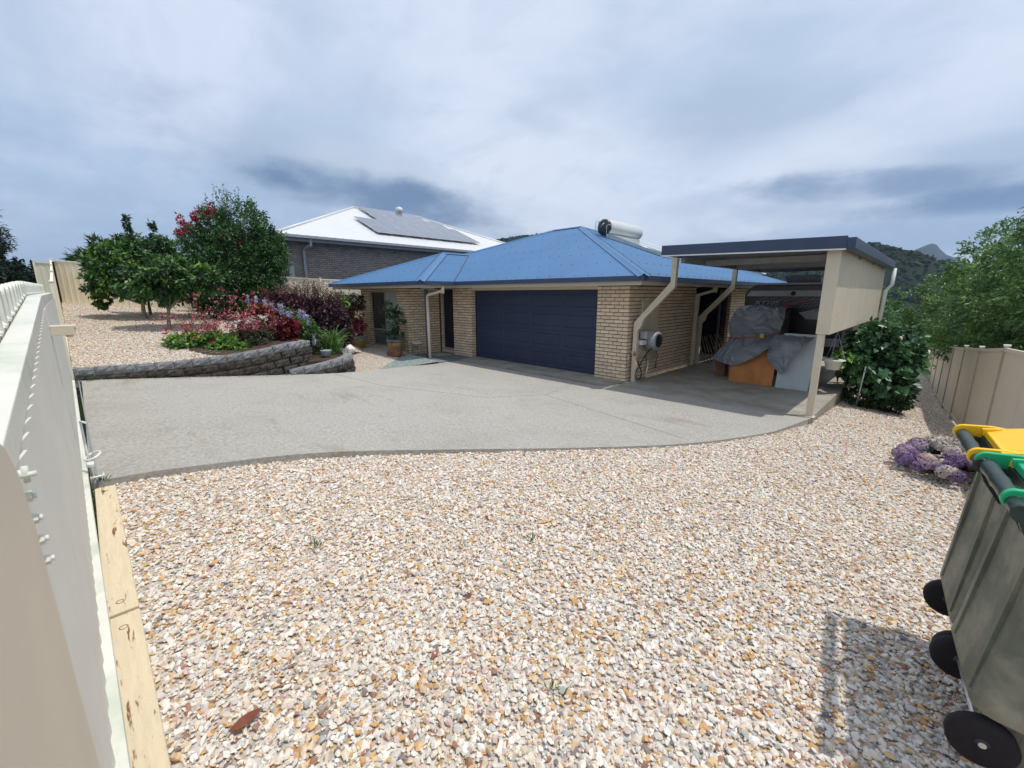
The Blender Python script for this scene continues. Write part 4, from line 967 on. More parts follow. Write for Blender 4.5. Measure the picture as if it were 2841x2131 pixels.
# shift the curve for the main wall up to where it turns behind the bed
main_c = [tuple(p) for p in WC[:70]]
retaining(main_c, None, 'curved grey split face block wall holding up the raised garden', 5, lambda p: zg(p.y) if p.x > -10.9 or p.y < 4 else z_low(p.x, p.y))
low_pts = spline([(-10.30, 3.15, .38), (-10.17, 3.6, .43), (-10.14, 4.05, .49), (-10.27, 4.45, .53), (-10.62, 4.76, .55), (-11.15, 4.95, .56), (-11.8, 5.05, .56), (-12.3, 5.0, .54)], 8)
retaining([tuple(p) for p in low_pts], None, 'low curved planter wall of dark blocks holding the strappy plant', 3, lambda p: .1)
fill = [(p.x - .02, p.y - .0) for p in low_pts]
B().prism([(p.x * 1.0, p.y) for p in [Vector((-10.45, 3.6)), Vector((-10.33, 4.0)), Vector((-10.45, 4.35)), Vector((-10.75, 4.6)), Vector((-11.2, 4.78)), Vector((-12.3, 4.85)), Vector((-12.5, 4.6)), Vector((-11.0, 3.9)), Vector((-10.7, 3.7))]], .05, .49).build('planter_soil', soil, kind='structure')
terrain('bed_soil', [(-10.66, 2.1), (-10.62, 2.7), (-10.62, 3.15), (-10.8, 3.5), (-11.4, 3.85), (-12.3, 4.3), (-13.2, 5.2), (-14.4, 4.3), (-13.5, 2.7), (-13.0, 1.8), (-12.1, 1.6), (-11.2, 1.8)], lambda x, y: zgar(x, y) + .022, soil, step=.2, kind='structure')
# ------------------------------------------------------------------ neighbour's house
nb_ = thing('neighbour_house', 'grey brick house with bright white roof behind the back fence', 'house', (0, 0, 0))
NX, NY0, NY1, NZ = -20.0, 6.15, 23.9, 4.55; NP = .41
nbk = Bricks(); nbk.wall((-20.62, 6.75, 0), Yv, 16.6, 3.35, z0=1.0, start=0)
nbk.build(nb_, nunit_me, nbrick2, (.30, .265, .25), limit=290)
B().box(-33.0, 6.76, .4, -20.635, 23.3, 4.35).build('wall', nmortar, nb_)
def nroof(name, o, u, length, hi, m=whitem): return roof_plane(name, o, u, length, lambda t: 0, hi, m=m, pitch=NP, ze=NZ, step=.05, amp=.010, period=0, parent=nb_)
nroof('roof_sheet', (NX, NY0), y2, 17.75, lambda t: min(t, 6.6, 17.75 - t)); nroof('roof_sheet', (-33.2, NY0), x2, 13.2, lambda t: min(t, 13.2 - t))
nroof('roof_sheet', (NX, NY1), -x2, 13.2, lambda t: min(t, 13.2 - t)); nroof('roof_sheet', (-33.2, NY1), -y2, 17.75, lambda t: min(t, 6.6, 17.75 - t))
nzr = NZ + NP * 6.6
def ncap(a, b):
    a, b = Vector(a), Vector(b); B().tube([a + Vector((0, 0, .02)), b + Vector((0, 0, .02))], .07, 8).build('ridge_cap', whitem, nb_)
ncap((NX, NY0, NZ), (-26.6, 12.75, nzr)); ncap((-26.6, 12.75, nzr), (-26.6, 17.3, nzr)); ncap((-26.6, 17.3, nzr), (NX, NY1, NZ)); ncap((-33.2, NY0, NZ), (-26.6, 12.75, nzr))
s = B(); s.box(NX - .02, NY0 - .1, NZ - .12, NX + .1, NY1, NZ - .01); s.box(-33, NY0 - .12, NZ - .12, NX + .1, NY0 - .0, NZ - .01); s.build('gutter', greyl, nb_)
s = B(); s.box(NX - .08, NY0, NZ - .26, NX - .03, NY1, NZ - .05); s.box(-20.62, NY0, NZ - .24, NX - .085, NY1, NZ - .22); s.box(-33, NY0 + .0, NZ - .26, NX - .1, NY0 + .04, NZ - .1); s.build('fascia', greym, nb_)
s = B(); s.box(-20.59, 7.35, 1.0, -20.50, 7.45, 4.02); s.bar((-20.54, 7.4, 4.0), (-20.08, 7.55, 4.16), .1, .1); s.box(-20.12, 7.5, 4.12, -20.02, 7.6, 4.46); s.build('downpipe', greyl, nb_)
B().box(-20.59, 16.9, 1.0, -20.50, 17.0, 4.4).build('downpipe', greyl, nb_)
B().box(-20.61, 6.76, 1.6, -20.59, 6.95, 3.3).build('window', mat('pale_window', (.35, .40, .42), .2), nb_)
s = B(); s.lathe([(0, -.2), (.13, -.2), (.14, 0), (.22, .02), (.25, .14), (.2, .28), (0, .36)], (-26.5, 15.9, nzr + .12), 16); s.build('roof_vent', whitem, nb_)
# second lower wing roof further along
roof_plane('wing_roof', (-20.4, 18.2), y2, 12, lambda t: 0, lambda t: min(t, 4, 12 - t), m=whitem, pitch=.36, ze=4.35, step=.05, amp=.01, period=0, parent=nb_)
def solar(label, rows, x_low, y0s, ncol, dx, dy, zfun, lift=.13):
    t = thing('solar_array', label, 'solar panels', (0, 0, 0))
    fr = mat('panel_frame', (.50, .51, .53), .4, metal=.4); cl = mat('panel_cells', (.13, .15, .20), .16, .8, var=.05, scale=3)
    for r in range(rows):
        for c in range(ncol[r]):
            xa = x_low - r * dx - .012; xb = xa - dx + .024; ya = y0s[r] + c * dy + .01; yb = ya + dy - .02
            q = [(xa, ya), (xa, yb), (xb, yb), (xb, ya)]; lo_ = [(x, y, zfun(x) + lift) for x, y in q]; hi_ = [(x, y, z + .04) for x, y, z in lo_]
            p = B().add(lo_ + hi_, [(0, 3, 2, 1), (4, 5, 6, 7), (0, 1, 5, 4), (1, 2, 6, 5), (2, 3, 7, 6), (3, 0, 4, 7)]).build('solar_panel', fr, t)
            e = .03; q = [(xa - e, ya + e), (xa - e, yb - e), (xb + e, yb - e), (xb + e, ya + e)]
            B().add([(x, y, zfun(x) + lift + .043) for x, y in q], [(0, 1, 2, 3)]).build('cells', cl, p)
        B().bar((x_low - (r + .3) * dx, y0s[r], zfun(x_low - (r + .3) * dx) + lift - .04), (x_low - (r + .3) * dx, y0s[r] + ncol[r] * dy, zfun(x_low - (r + .3) * dx) + lift - .04), .04, .05).build('mounting_rail', steel, t)
nz = lambda x: NZ + NP * (NX - x)
solar('large array of grey solar panels on the white roof', 4, -21.2, [11.4, 11.4, 12.9, 12.95], [7, 7, 5, 4], 1.30, 1.0, nz)
solar('small array of solar panels far along the white roof', 2, -21.3, [18.7, 18.9], [6, 5], 1.25, 1.0, lambda x: 4.35 + .36 * (-20.4 - x))

# ------------------------------------------------------------------ right fence
pts = []
for k in range(-3, 9):
    y = 9.3 + 2.35 * k; top = {-3: 1.75, -2: 1.6, -1: 1.45, 0: 1.32, 1: 1.09, 2: .90, 3: .70, 4: .52, 5: .30, 6: .06, 7: -.17, 8: -.38}[k]; pts.append((.73 - .0487 * (y - 9.3), y, top - 1.62))
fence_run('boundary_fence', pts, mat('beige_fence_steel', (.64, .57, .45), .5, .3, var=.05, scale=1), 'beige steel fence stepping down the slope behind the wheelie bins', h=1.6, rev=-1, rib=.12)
sw = thing('sleeper_wall', 'low pale sleeper wall at the far end of the side path', 'retaining wall', (0, 0, 0))
for k in range(3): B().box(-1.9, 28.3, -2.35 + k * .42, -.25, 28.4, -1.94 + k * .42).build('sleeper', mat('pale_sleeper', (.38, .38, .33), .8), sw)

# ------------------------------------------------------------------ plants
G_D = [(.018, .050, .014), (.028, .072, .018), (.036, .090, .022)]
G_M = [(.040, .110, .022), (.060, .150, .030), (.080, .180, .036)]
G_L = [(.12, .26, .040), (.17, .33, .05), (.22, .36, .07)]
def rand_unit(n):
    v = rng.normal(size=(n, 3)); return v / np.linalg.norm(v, axis=1, keepdims=True)
def leaf_mesh(name, P, Dm, Nm, L, W, cols, m, parent=None, fold=.25, **k):
    """kite-shaped folded leaves at P, growing along Dm, facing Nm"""
    n = len(P); Dm = Dm / np.linalg.norm(Dm, axis=1, keepdims=True)
    S = np.cross(Dm, Nm); S /= np.linalg.norm(S, axis=1, keepdims=True) + 1e-9; Nn = np.cross(S, Dm)
    L = np.asarray(L).reshape(-1, 1) * np.ones((n, 1)); W = np.asarray(W).reshape(-1, 1) * np.ones((n, 1))
    mid = P + Dm * L * .45
    V = np.stack([P, mid + S * W + Nn * W * fold, P + Dm * L - Nn * L * .12, mid - S * W + Nn * W * fold], 1).reshape(-1, 3)
    F = np.arange(n * 4).reshape(-1, 4)
    tri = np.concatenate([F[:, [0, 1, 2]], F[:, [0, 2, 3]]], 1).reshape(-1, 3)
    me = bpy.data.meshes.new(name); me.vertices.add(n * 4); me.vertices.foreach_set('co', V.astype('f').ravel())
    me.loops.add(tri.size); me.loops.foreach_set('vertex_index', tri.astype('i').ravel()); me.polygons.add(len(tri)); me.polygons.foreach_set('loop_start', np.arange(0, tri.size, 3).astype('i'))
    me.update(); a = me.attributes.new('col', 'FLOAT_COLOR', 'POINT')
    c = np.concatenate([np.repeat(cols, 4, 0), np.ones((n * 4, 1))], 1); a.data.foreach_set('color', c.astype('f').ravel())
    me.materials.append(m); o = link(bpy.data.objects.new(name, me), parent); return props(o, **k)
def pick(cols, n, jit=.15):
    c = np.array(cols)[rng.integers(0, len(cols), n)]; return np.clip(c * (1 + rng.uniform(-jit, jit, (n, 1))), 0, 1)
def blob_points(blobs, n, shell=.55, clump=40, spread=.22):
    """leaf points in clumps through the outer part of a set of ellipsoids; returns points, outward directions, clump ids"""
    vol = np.array([b[1][0] * b[1][1] * b[1][2] for b in blobs]) ** .75; cnt = (vol / vol.sum() * n).astype(int); P = []; O = []; I = []; k0 = 0
    for (c, r), m in zip(blobs, cnt):
        nc = max(3, m // clump); u = rand_unit(nc); rad = rng.uniform(shell, 1.0, (nc, 1)) ** .6; cc = u * rad; cc *= (1 + .16 * np.sin(u[:, :1] * 5 + c[0]) * np.cos(u[:, 1:2] * 4 + c[1]))
        idx = rng.integers(0, nc, m); q = cc[idx] + rng.normal(size=(m, 3)) * spread * .5
        P.append(q * np.array(r) + np.array(c)); O.append(u[idx]); I.append(idx + k0); k0 += nc
    return np.concatenate(P), np.concatenate(O), np.concatenate(I), k0
def foliage(name, blobs, n, L, cols, parent, m=leafm, clump=40, spread=.22, shell=.5, wr=.32, up=.55, light=None, lightfrac=.18, droop=.25, **k):
    P, O, I, nc = blob_points(blobs, n, shell, clump, spread); n = len(P)
    cc = pick(cols, nc, .25)[I] * (1 + rng.uniform(-.22, .22, (n, 1)))
    if light is not None:
        zz = P[:, 2]; top = (zz - zz.min()) / (np.ptp(zz) + 1e-6); lm = (rng.random(nc) < lightfrac)[I] & (rng.random(n) < .8)
        cc[lm] = pick(light, n, .2)[lm]
    D = O * .7 + rand_unit(n) * .8 + np.array([0, 0, -droop]); Nn = rand_unit(n) * .7 + np.array([0, 0, up]) + O * .3
    return leaf_mesh(name, P, D, Nn, L * rng.uniform(.7, 1.25, n), L * wr * rng.uniform(.7, 1.2, n), np.clip(cc, 0, 1), m, parent, kind='stuff', **k)
def branches(root, base, tips, r0, parent, m=barkm, mid=.5, name='trunk', fork=.35):
    s = B(); base = Vector(base); top = base.lerp(Vector(root), 1); s.tube(spline([base, base.lerp(top, .5) + Vector((random.uniform(-.05, .05), random.uniform(-.05, .05), 0)), top], 4), [r0 * (1 - .04 * i) for i in range(9)], 8)
    for t in tips:
        t = Vector(t); q = top.lerp(t, .5) + Vector((random.uniform(-.15, .15), random.uniform(-.15, .15), .1)); p = spline([top - Vector((0, 0, .05)), q, t], 4)
        s.tube(p, [r0 * .6 * (1 - .8 * i / (len(p) - 1)) for i in range(len(p))], 6)
    return s.build(name, m, parent)
def tree(name, label, cat, base, fork, blobs, n, L, cols, r0=.07, m=leafm, bark=barkm, group=None, **kw):
    t = thing(name, label, cat, (0, 0, 0), group)
    branches(fork, base, [(Vector(c) + Vector((random.uniform(-.2, .2) * r[0], random.uniform(-.2, .2) * r[1], r[2] * .2))) for c, r in blobs], r0, t, bark)
    foliage('crown', blobs, n, L, cols, t, m, **kw); return t

# fruit trees in the gravel garden
bz = zgar(-15.9, 1.75)
tree('citrus_tree', 'nearest dark green citrus tree with bright new leaves beside the flower bed', 'tree', (-15.9, 1.75, bz - .05), (-15.88, 1.8, bz + .62),
     [((-15.9, 1.8, 2.30), (.55, .62, .50)), ((-15.45, 2.3, 2.35), (.5, .5, .42)), ((-16.3, 1.3, 2.35), (.5, .5, .45)), ((-15.05, 2.65, 2.45), (.38, .4, .40)), ((-15.6, 2.0, 2.75), (.5, .5, .32))],
     9500, .14, G_D + G_M, .055, m=leafg, bark=paleb, light=G_L, lightfrac=.22, clump=24, wr=.24, droop=.5)
bz = zgar(-18.5, 1.45)
tree('citrus_tree', 'wide leafy citrus tree at the left end of the garden row', 'tree', (-18.5, 1.45, bz - .05), (-18.5, 1.45, bz + .55),
     [((-18.95, 1.0, 2.65), (.62, .62, .62)), ((-18.5, 1.5, 2.9), (.6, .6, .6)), ((-19.35, .6, 2.6), (.5, .42, .62)), ((-18.1, 1.9, 2.6), (.5, .5, .6)), ((-19.0, 1.0, 3.3), (.5, .5, .35)), ((-18.45, 1.5, 3.45), (.28, .28, .35)), ((-19.4, .5, 1.95), (.28, .2, .3))],
     13000, .15, G_D + G_M, .07, m=leafg, bark=paleb, light=G_L, lightfrac=.28, clump=24, wr=.26, droop=.4)
bz = zgar(-19.3, 1.9)
tree('citrus_tree', 'slim citrus tree with two tall vertical shoots behind the garden row', 'tree', (-19.6, 1.7, bz - .05), (-19.6, 1.7, bz + .6),
     [((-19.5, 1.9, 2.9), (.55, .55, .7)), ((-19.1, 2.3, 3.4), (.35, .35, .5)), ((-19.75, 1.55, 3.5), (.3, .3, .5)), ((-19.85, 1.5, 4.15), (.09, .09, .55)), ((-19.25, 2.1, 3.95), (.09, .09, .5)), ((-20.1, 1.2, 3.65), (.12, .12, .45))],
     8000, .12, G_D + G_M[:1], .05, m=leafg, clump=18, wr=.26, shell=.1)
# crepe myrtle
bz = zgar(-17.2, 3.9)
cm = tree('crepe_myrtle', 'large rounded crepe myrtle with crimson flower clusters', 'tree', (-17.2, 3.9, bz - .05), (-17.2, 3.9, bz + .7),
     [((-17.2, 3.9, 2.9), (1.35, 1.3, 1.45)), ((-16.4, 4.7, 3.5), (.7, .7, .9)), ((-18.0, 3.1, 2.3), (.75, .7, .8)), ((-16.6, 4.5, 2.9), (.85, .85, 1.15)), ((-17.9, 3.2, 3.1), (.85, .8, 1.15)), ((-17.5, 3.6, 4.1), (.75, .7, .85)), ((-16.8, 4.3, 4.25), (.75, .7, .80)), ((-17.6, 3.4, 2.0), (.85, .8, .75)), ((-16.5, 4.5, 2.1), (.7, .7, .6)), ((-18.2, 2.9, 3.9), (.35, .35, .45)), ((-16.2, 4.95, 3.7), (.4, .4, .5))],
     46000, .095, G_D + G_M[:2], .10, light=[(.09, .19, .06)], lightfrac=.3, clump=24, wr=.27, spread=.18, shell=.35)
sh = B()                                                                   # upright leafy shoots breaking the outline
SP = []; 
for k in range(46):
    a = random.uniform(0, 6.28); rr = random.uniform(.1, 1.15); x = -17.15 + rr * math.cos(a); y = 3.95 + rr * math.sin(a); z = 4.2 + (1.15 - rr) * .65 + random.uniform(-.3, .2)
    if rr > .9: z -= .7
    h = random.uniform(.35, .75); lx, ly = random.uniform(-.15, .15), random.uniform(-.15, .15)
    sh.tube([(x, y, z - .3), (x + lx, y + ly, z + h)], [.006, .002], 4)
    SP += [(x + lx * t, y + ly * t, z + h * t) for t in np.linspace(.0, 1, 16)]
sh.build('shoot', barkm, cm, kind='stuff')
SP = np.array(SP); leaf_mesh('shoot_leaves', SP, rand_unit(len(SP)) + np.array([0, 0, .4]), rand_unit(len(SP)), .075, .018, pick(G_M, len(SP)), leafm, cm, kind='stuff')
REDS = [(.40, .018, .05), (.55, .03, .09), (.30, .015, .035)]
for i, (x, y, z, r) in enumerate([q for q in [(-18.2, 2.72, 4.46, .15), (-18.1, 2.82, 4.25, .14), (-17.5, 3.1, 4.60, .16), (-17.55, 3.05, 4.30, .20), (-17.1, 3.4, 4.75, .16), (-16.8, 3.6, 3.95, .14), (-16.45, 3.95, 3.62, .16), (-18.5, 2.31, 3.36, .14), (-17.9, 2.75, 4.05, .15), (-18.25, 2.6, 4.05, .1), (-17.5, 3.0, 4.45, .13), (-17.2, 3.3, 4.55, .12)] if q[1] > 2.4]):
    foliage('flower_cluster', [((x, y, z), (r, r, r * 1.3))], 330, .036, REDS, cm, petalm, clump=12, wr=.5, shell=.2)

# purple loropetalum hedge shrub
lt = thing('loropetalum_shrub', 'dense dark purple shrub with feathery brown top beside the bedroom', 'shrub', (0, 0, 0))
PUR = [(.030, .013, .020), (.050, .018, .028), (.075, .026, .036)]
foliage('foliage', [((-14.2, 4.75, 1.35), (.85, .8, .66)), ((-13.55, 5.3, 1.25), (.68, .7, .68)), ((-14.7, 4.25, 1.45), (.65, .6, .62)), ((-13.8, 5.0, .85), (.95, .85, .5)), ((-13.2, 5.5, .9), (.5, .5, .5))], 34000, .08, PUR, lt, clump=30, wr=.36, spread=.2, up=.9)
BR = [(.10, .035, .030), (.15, .06, .045), (.08, .03, .03)]; sp = []; s = B()
for k in range(150):
    t = random.random(); x = lerp(-14.9, -13.3, t) + random.uniform(-.2, .2); y = lerp(4.1, 5.7, t) + random.uniform(-.3, .3); z = 1.75 + .25 * math.sin(t * 3.14) ; d = Vector((random.uniform(-.4, .4), random.uniform(-.4, .4), random.uniform(.3, 1))).normalized() * random.uniform(.25, .55)
    s.tube([(x, y, z - .1), (x + d.x, y + d.y, z + d.z)], [.005, .002], 4); sp += [(x + d.x * q, y + d.y * q, z + d.z * q) for q in np.linspace(.1, 1, 18)]
s.build('twig', barkm, lt, kind='stuff'); sp = np.array(sp)
leaf_mesh('twig_leaves', sp + rng.normal(size=sp.shape) * .012, rand_unit(len(sp)), rand_unit(len(sp)), .045, .014, pick(BR, len(sp)), leafm, lt, kind='stuff')

# flower bed plants, each its own thing
def plant(name, label, blobs, n, L, cols, cat='plant', m=leafm, group=None, **kw):
    t = thing(name, label, cat, (0, 0, 0), group); foliage('foliage', blobs, n, L, cols, t, m, **kw); return t
def gz(x, y): return max(zgar(x, y), .3)
gr = plant('geranium_plant', 'bright green low geranium spilling over the wall with two red blooms', [((-12.9, 1.75, gz(-12.9, 1.75) + .08), (.62, .45, .20)), ((-12.3, 2.25, gz(-12.3, 2.25) + .05), (.55, .42, .24)), ((-11.75, 2.35, gz(-11.75, 2.35) + .02), (.45, .35, .18)), ((-11.35, 2.45, .78), (.35, .3, .16))], 5200, .085, G_M + G_L, clump=16, wr=.45, up=1.2, light=G_L, lightfrac=.35)
for x, y, z in ((-12.35, 1.85, 1.05), (-12.0, 2.05, .97), (-13.25, 1.35, 1.15)): foliage('bloom', [((x, y, z), (.06, .06, .035))], 90, .03, [(.55, .015, .02)], gr, petalm, clump=10, wr=.5)
gau = thing('gaura_plant', 'airy pink and red gaura with thin arching stems in the bed', 'plant', (0, 0, 0)); s = B(); fl = []; lf = []
for k in range(150):
    cx, cy = random.choice(((-12.6, 2.1), (-12.2, 2.6), (-11.8, 2.9), (-12.9, 1.9), (-11.6, 3.1))); x = cx + random.gauss(0, .16); y = cy + random.gauss(0, .16); z = gz(x, y)
    d = Vector((random.gauss(0, .38), random.gauss(0, .38), random.uniform(.35, .75) if k > 22 else random.uniform(.9, 1.3))); p = spline([(x, y, z), (x + d.x * .4, y + d.y * .4, z + d.z * .65), (x + d.x, y + d.y, z + d.z)], 3)
    s.tube(p, [.004, .004, .003, .003, .002, .002, .0015], 3, cap=False); fl += [tuple(p[i] + Vector((random.gauss(0, .03),) * 3)) for i in (3, 4, 5, 6, 6)]; lf += [tuple(p[i].lerp(p[i - 1], random.random())) for i in (1, 2, 2, 3, 3, 4, 4, 5)]
s.build('stem', mat('reddish_stem', (.12, .05, .04), .7), gau, kind='stuff'); fl = np.array(fl); lf = np.array(lf)
leaf_mesh('petals', np.repeat(fl, 4, 0) + rng.normal(size=(len(fl) * 4, 3)) * .008, rand_unit(len(fl) * 4), rand_unit(len(fl) * 4), .036, .014, pick([(.50, .06, .11), (.62, .14, .20), (.36, .03, .05), (.70, .32, .36)], len(fl) * 4), petalm, gau, kind='stuff')
leaf_mesh('stem_leaves', np.repeat(lf, 2, 0), rand_unit(len(lf) * 2), rand_unit(len(lf) * 2), .05, .008, pick([(.20, .03, .04), (.05, .09, .03), (.06, .12, .03), (.24, .04, .05)], len(lf) * 2), leafm, gau, kind='stuff')
RB = [(.16, .030, .018), (.22, .055, .022), (.10, .018, .014), (.26, .09, .03)]
plant('coleus_plant', 'rusty orange red coleus at the back of the bed below the lavender spikes', [((-12.15, 3.25, gz(-12.15, 3.25) + .5), (.32, .30, .26))], 1300, .10, RB, clump=12, wr=.42, up=1.0)
plant('coleus_plant', 'deep crimson coleus overhanging the right end of the bed', [((-11.25, 3.5, gz(-11.25, 3.5) + .24), (.28, .26, .26)), ((-11.0, 3.4, gz(-11.0, 3.4) + .08), (.18, .18, .2))], 1300, .10, [(.13, .012, .018), (.19, .02, .022), (.08, .01, .014)], clump=12, wr=.42, up=1.0)
wf = plant('white_flower_shrub', 'dark leaved shrub dotted with white flowers in mid bed', [((-11.95, 2.95, gz(-11.95, 2.95) + .28), (.42, .36, .28)), ((-11.35, 2.95, gz(-11.35, 2.95) + .12), (.42, .3, .22))], 3600, .055, [(.05, .03, .02), (.03, .06, .02), (.06, .09, .03)], clump=16, wr=.3)
for k in range(30):
    a = random.uniform(0, 6.28); r = random.uniform(0, .36); x, y = -11.75 + r * math.cos(a), 2.85 + r * math.sin(a); foliage('flower', [((x, y, gz(x, y) + .50 + random.uniform(-.06, .10)), (.04, .04, .02))], 34, .040, [(.80, .80, .74), (.74, .74, .66)], wf, petalm, clump=26, wr=.5, shell=.1)
sv = plant('salvia_plant', 'green salvia with upright pale lavender flower spikes above the bed', [((-12.6, 3.75, gz(-12.6, 3.7) + .35), (.6, .45, .35)), ((-11.6, 3.95, gz(-11.6, 3.75) + .25), (.5, .3, .3))], 3200, .09, G_M, clump=18, wr=.3)
LAV = [(.48, .47, .66), (.60, .60, .74), (.34, .31, .52)]
for k in range(17):
    t = k / 16; x = lerp(-12.95, -10.95, t) + random.uniform(-.1, .1); y = lerp(3.2, 3.9, t) + random.uniform(-.1, .15); z = gz(x, y) + lerp(.62, .30, t) + random.uniform(0, .22); h = random.uniform(.2, .3)
    P = np.array([(x + random.gauss(0, .018), y + random.gauss(0, .018), z + h * random.random()) for _ in range(90)])
    leaf_mesh('flower_spike', P, rand_unit(90) + np.array([0, 0, .5]), rand_unit(90), .035, .012, pick(LAV, 90), petalm, sv)
plant('green_shrub', 'glossy green shrub between the purple shrub and the brick corner', [((-15.6, 6.6, 1.3), (.5, .5, .75)), ((-15.0, 6.5, 1.5), (.42, .4, .5)), ((-15.2, 6.2, .75), (.5, .45, .5))], 3800, .13, G_M + G_L[:1], 'shrub', leafg, clump=14, wr=.26)
plant('dark_red_shrub', 'small dark leaved shrub with red buds against the bedroom corner', [((-14.85, 6.95, 1.75), (.32, .3, .28))], 900, .08, G_D + [(.12, .01, .015)], 'shrub', leafg, clump=12, wr=.34)
plant('low_filler_plant', 'small leaved olive green mound behind the planter wall', [((-11.75, 4.45, .72), (.4, .35, .26)), ((-12.3, 4.8, .7), (.5, .4, .3))], 3000, .04, [(.05, .08, .02), (.08, .10, .03)] + G_M[:1], clump=20, wr=.4)

# strappy plant
sp_ = thing('strappy_plant', 'strappy green iris like clump with long arching leaves', 'plant', (0, 0, 0))
SLM = []
for v in range(3):
    s = B(); L_ = .62 + .1 * v; n = 8; vs = []
    for i in range(n + 1):
        t = i / n; w = .015 * (1 - t ** 3) + .001; z = L_ * (math.sin(t * (1.45 + v * .22)) * .85); x = L_ * (1 - math.cos(t * (1.45 + v * .22))) * .75; vs += [(x, -w, z + w * .3), (x, 0, z - .002), (x, w, z + w * .3)]
    fs = [(3 * i + j, 3 * i + j + 1, 3 * i + j + 4, 3 * i + j + 3) for i in range(n) for j in range(2)]; s.add(vs, fs, True)
    o = s.build('leaf', mat('strap_leaf', (.10, .20, .035), .35, .5, rand=.45, trans=.25), fix=False); SLM.append(o.data); bpy.data.objects.remove(o)
for k in range(95):
    o = bpy.data.objects.new('leaf', SLM[k % 3]); a = random.uniform(0, 6.28); o.location = (-11.35 + random.gauss(0, .09), 4.62 + random.gauss(0, .09), .50); o.rotation_euler = (random.uniform(-.15, .15), random.uniform(-.55, .35), a); sc_ = random.uniform(.6, 1.0); o.scale = (sc_,) * 3; link(o, sp_)
pot = thing('small_pot', 'small pale blue grey bowl pot sitting on the planter wall', 'pot', (0, 0, 0))
B().lathe([(0, 0), (.075, 0), (.115, .06), (.135, .15), (.14, .165), (.125, .165), (.11, .14), (0, .13)], (-10.88, 4.22, .50), 24).build('bowl', mat('pale_glaze', (.34, .38, .45), .3, .6, var=.1), pot)
B().lathe([(0, .0), (.11, 0)], (-10.88, 4.22, .645), 16).build('soil', soil, pot)
def rock(name, c, r, m, label, cat, seed=0, **k):
    bm = bmesh.new(); bmesh.ops.create_icosphere(bm, subdivisions=3, radius=1)
    for v in bm.verts:
        n1 = noise.noise(v.co * 1.3 + Vector((seed, 0, 0))) * .35 + noise.noise(v.co * 3.5 + Vector((seed, 5, 0))) * .12; v.co *= 1 + n1; v.co = Vector((v.co.x * r[0], v.co.y * r[1], max(v.co.z, -.55) * r[2]))
    me = bpy.data.meshes.new(name); bm.to_mesh(me); bm.free(); me.materials.append(m); o = link(bpy.data.objects.new(name, me)); o.location = c; return props(o, label=label, cat=cat, **k)
rock('white_rock', (-10.98, 4.88, .60), (.16, .13, .14), whiter, 'rounded white rock on the right end of the planter wall', 'rock', 4)
for k in range(5): rock('black_pebble', (-11.28, 5.02, .57 + k * .045), (.10 - .012 * k,) * 2 + (.026,), blackr, ['lowest and widest', 'second lowest', 'middle', 'second from top', 'topmost and smallest'][k] + ' black pebble of the balanced stack beside the white rock', 'pebble', k, group='stacked black pebbles')
rock('brown_rock', (-12.30, 6.98, .16), (.34, .22, .20), terracotta, 'rusty brown boulder in front of the right hand glazed pot', 'rock', 9)
def glazed_pot(c, label, r=.27, h=.48):
    t = thing('potted_plant', label, 'potted plant', (0, 0, 0))
    B().lathe([(0, 0), (r * .62, 0), (r * .80, h * .25), (r * .96, h * .62), (r * .98, h * .74), (r * .92, h * .80)], c, 28).build('pot', glazey, t)
    B().lathe([(r * .92, h * .80), (r * 1.02, h * .84), (r * 1.02, h * .90), (r * 1.10, h * .93), (r * 1.12, h * .98), (r * 1.04, h), (r * .9, h * .97), (r * .85, h * .9), (0, h * .9)], c, 28).build('rim', glazeb, t); return t
p1 = glazed_pot((-14.85, 6.98, .10), 'amber glazed pot with crimson leaved plant left of the window')
foliage('foliage', [((-14.85, 6.93, 1.40), (.34, .3, .40)), ((-15.05, 6.8, 1.0), (.3, .28, .3)), ((-14.75, 6.98, .85), (.28, .25, .25)), ((-15.2, 6.6, 1.25), (.2, .2, .22))], 3900, .065, [(.30, .012, .055), (.42, .018, .08), (.16, .012, .03)], p1, clump=16, wr=.22)
branches((-14.85, 6.96, .8), (-14.85, 6.98, .5), [(-14.8, 6.93, 1.5), (-15.05, 6.8, 1.1), (-14.7, 7.0, 1.0)], .018, p1, name='stem')
p2 = glazed_pot((-12.85, 7.30, .08), 'amber glazed pot with tall glossy camellia in front of the curtain')
foliage('foliage', [((-12.95, 7.25, 1.55), (.30, .3, .28)), ((-12.75, 7.3, 1.25), (.36, .32, .3)), ((-12.95, 7.2, .95), (.36, .3, .3)), ((-12.8, 7.25, .7), (.36, .3, .2)), ((-13.05, 7.15, 1.8), (.2, .2, .12))], 950, .085, G_D + G_M[:1], p2, leafg, clump=9, wr=.36, shell=.1, light=[(.07, .13, .06)], lightfrac=.3)
branches((-12.85, 7.30, .7), (-12.85, 7.30, .45), [(-12.9, 7.25, 1.75), (-12.7, 7.3, 1.4), (-13.0, 7.2, 1.2), (-12.75, 7.25, 1.0)], .014, p2, name='stem')
foliage('bud', [((-13.0, 7.15, 1.72), (.03, .03, .03))], 30, .03, [(.3, .01, .02)], p2, petalm, clump=10, wr=.5)
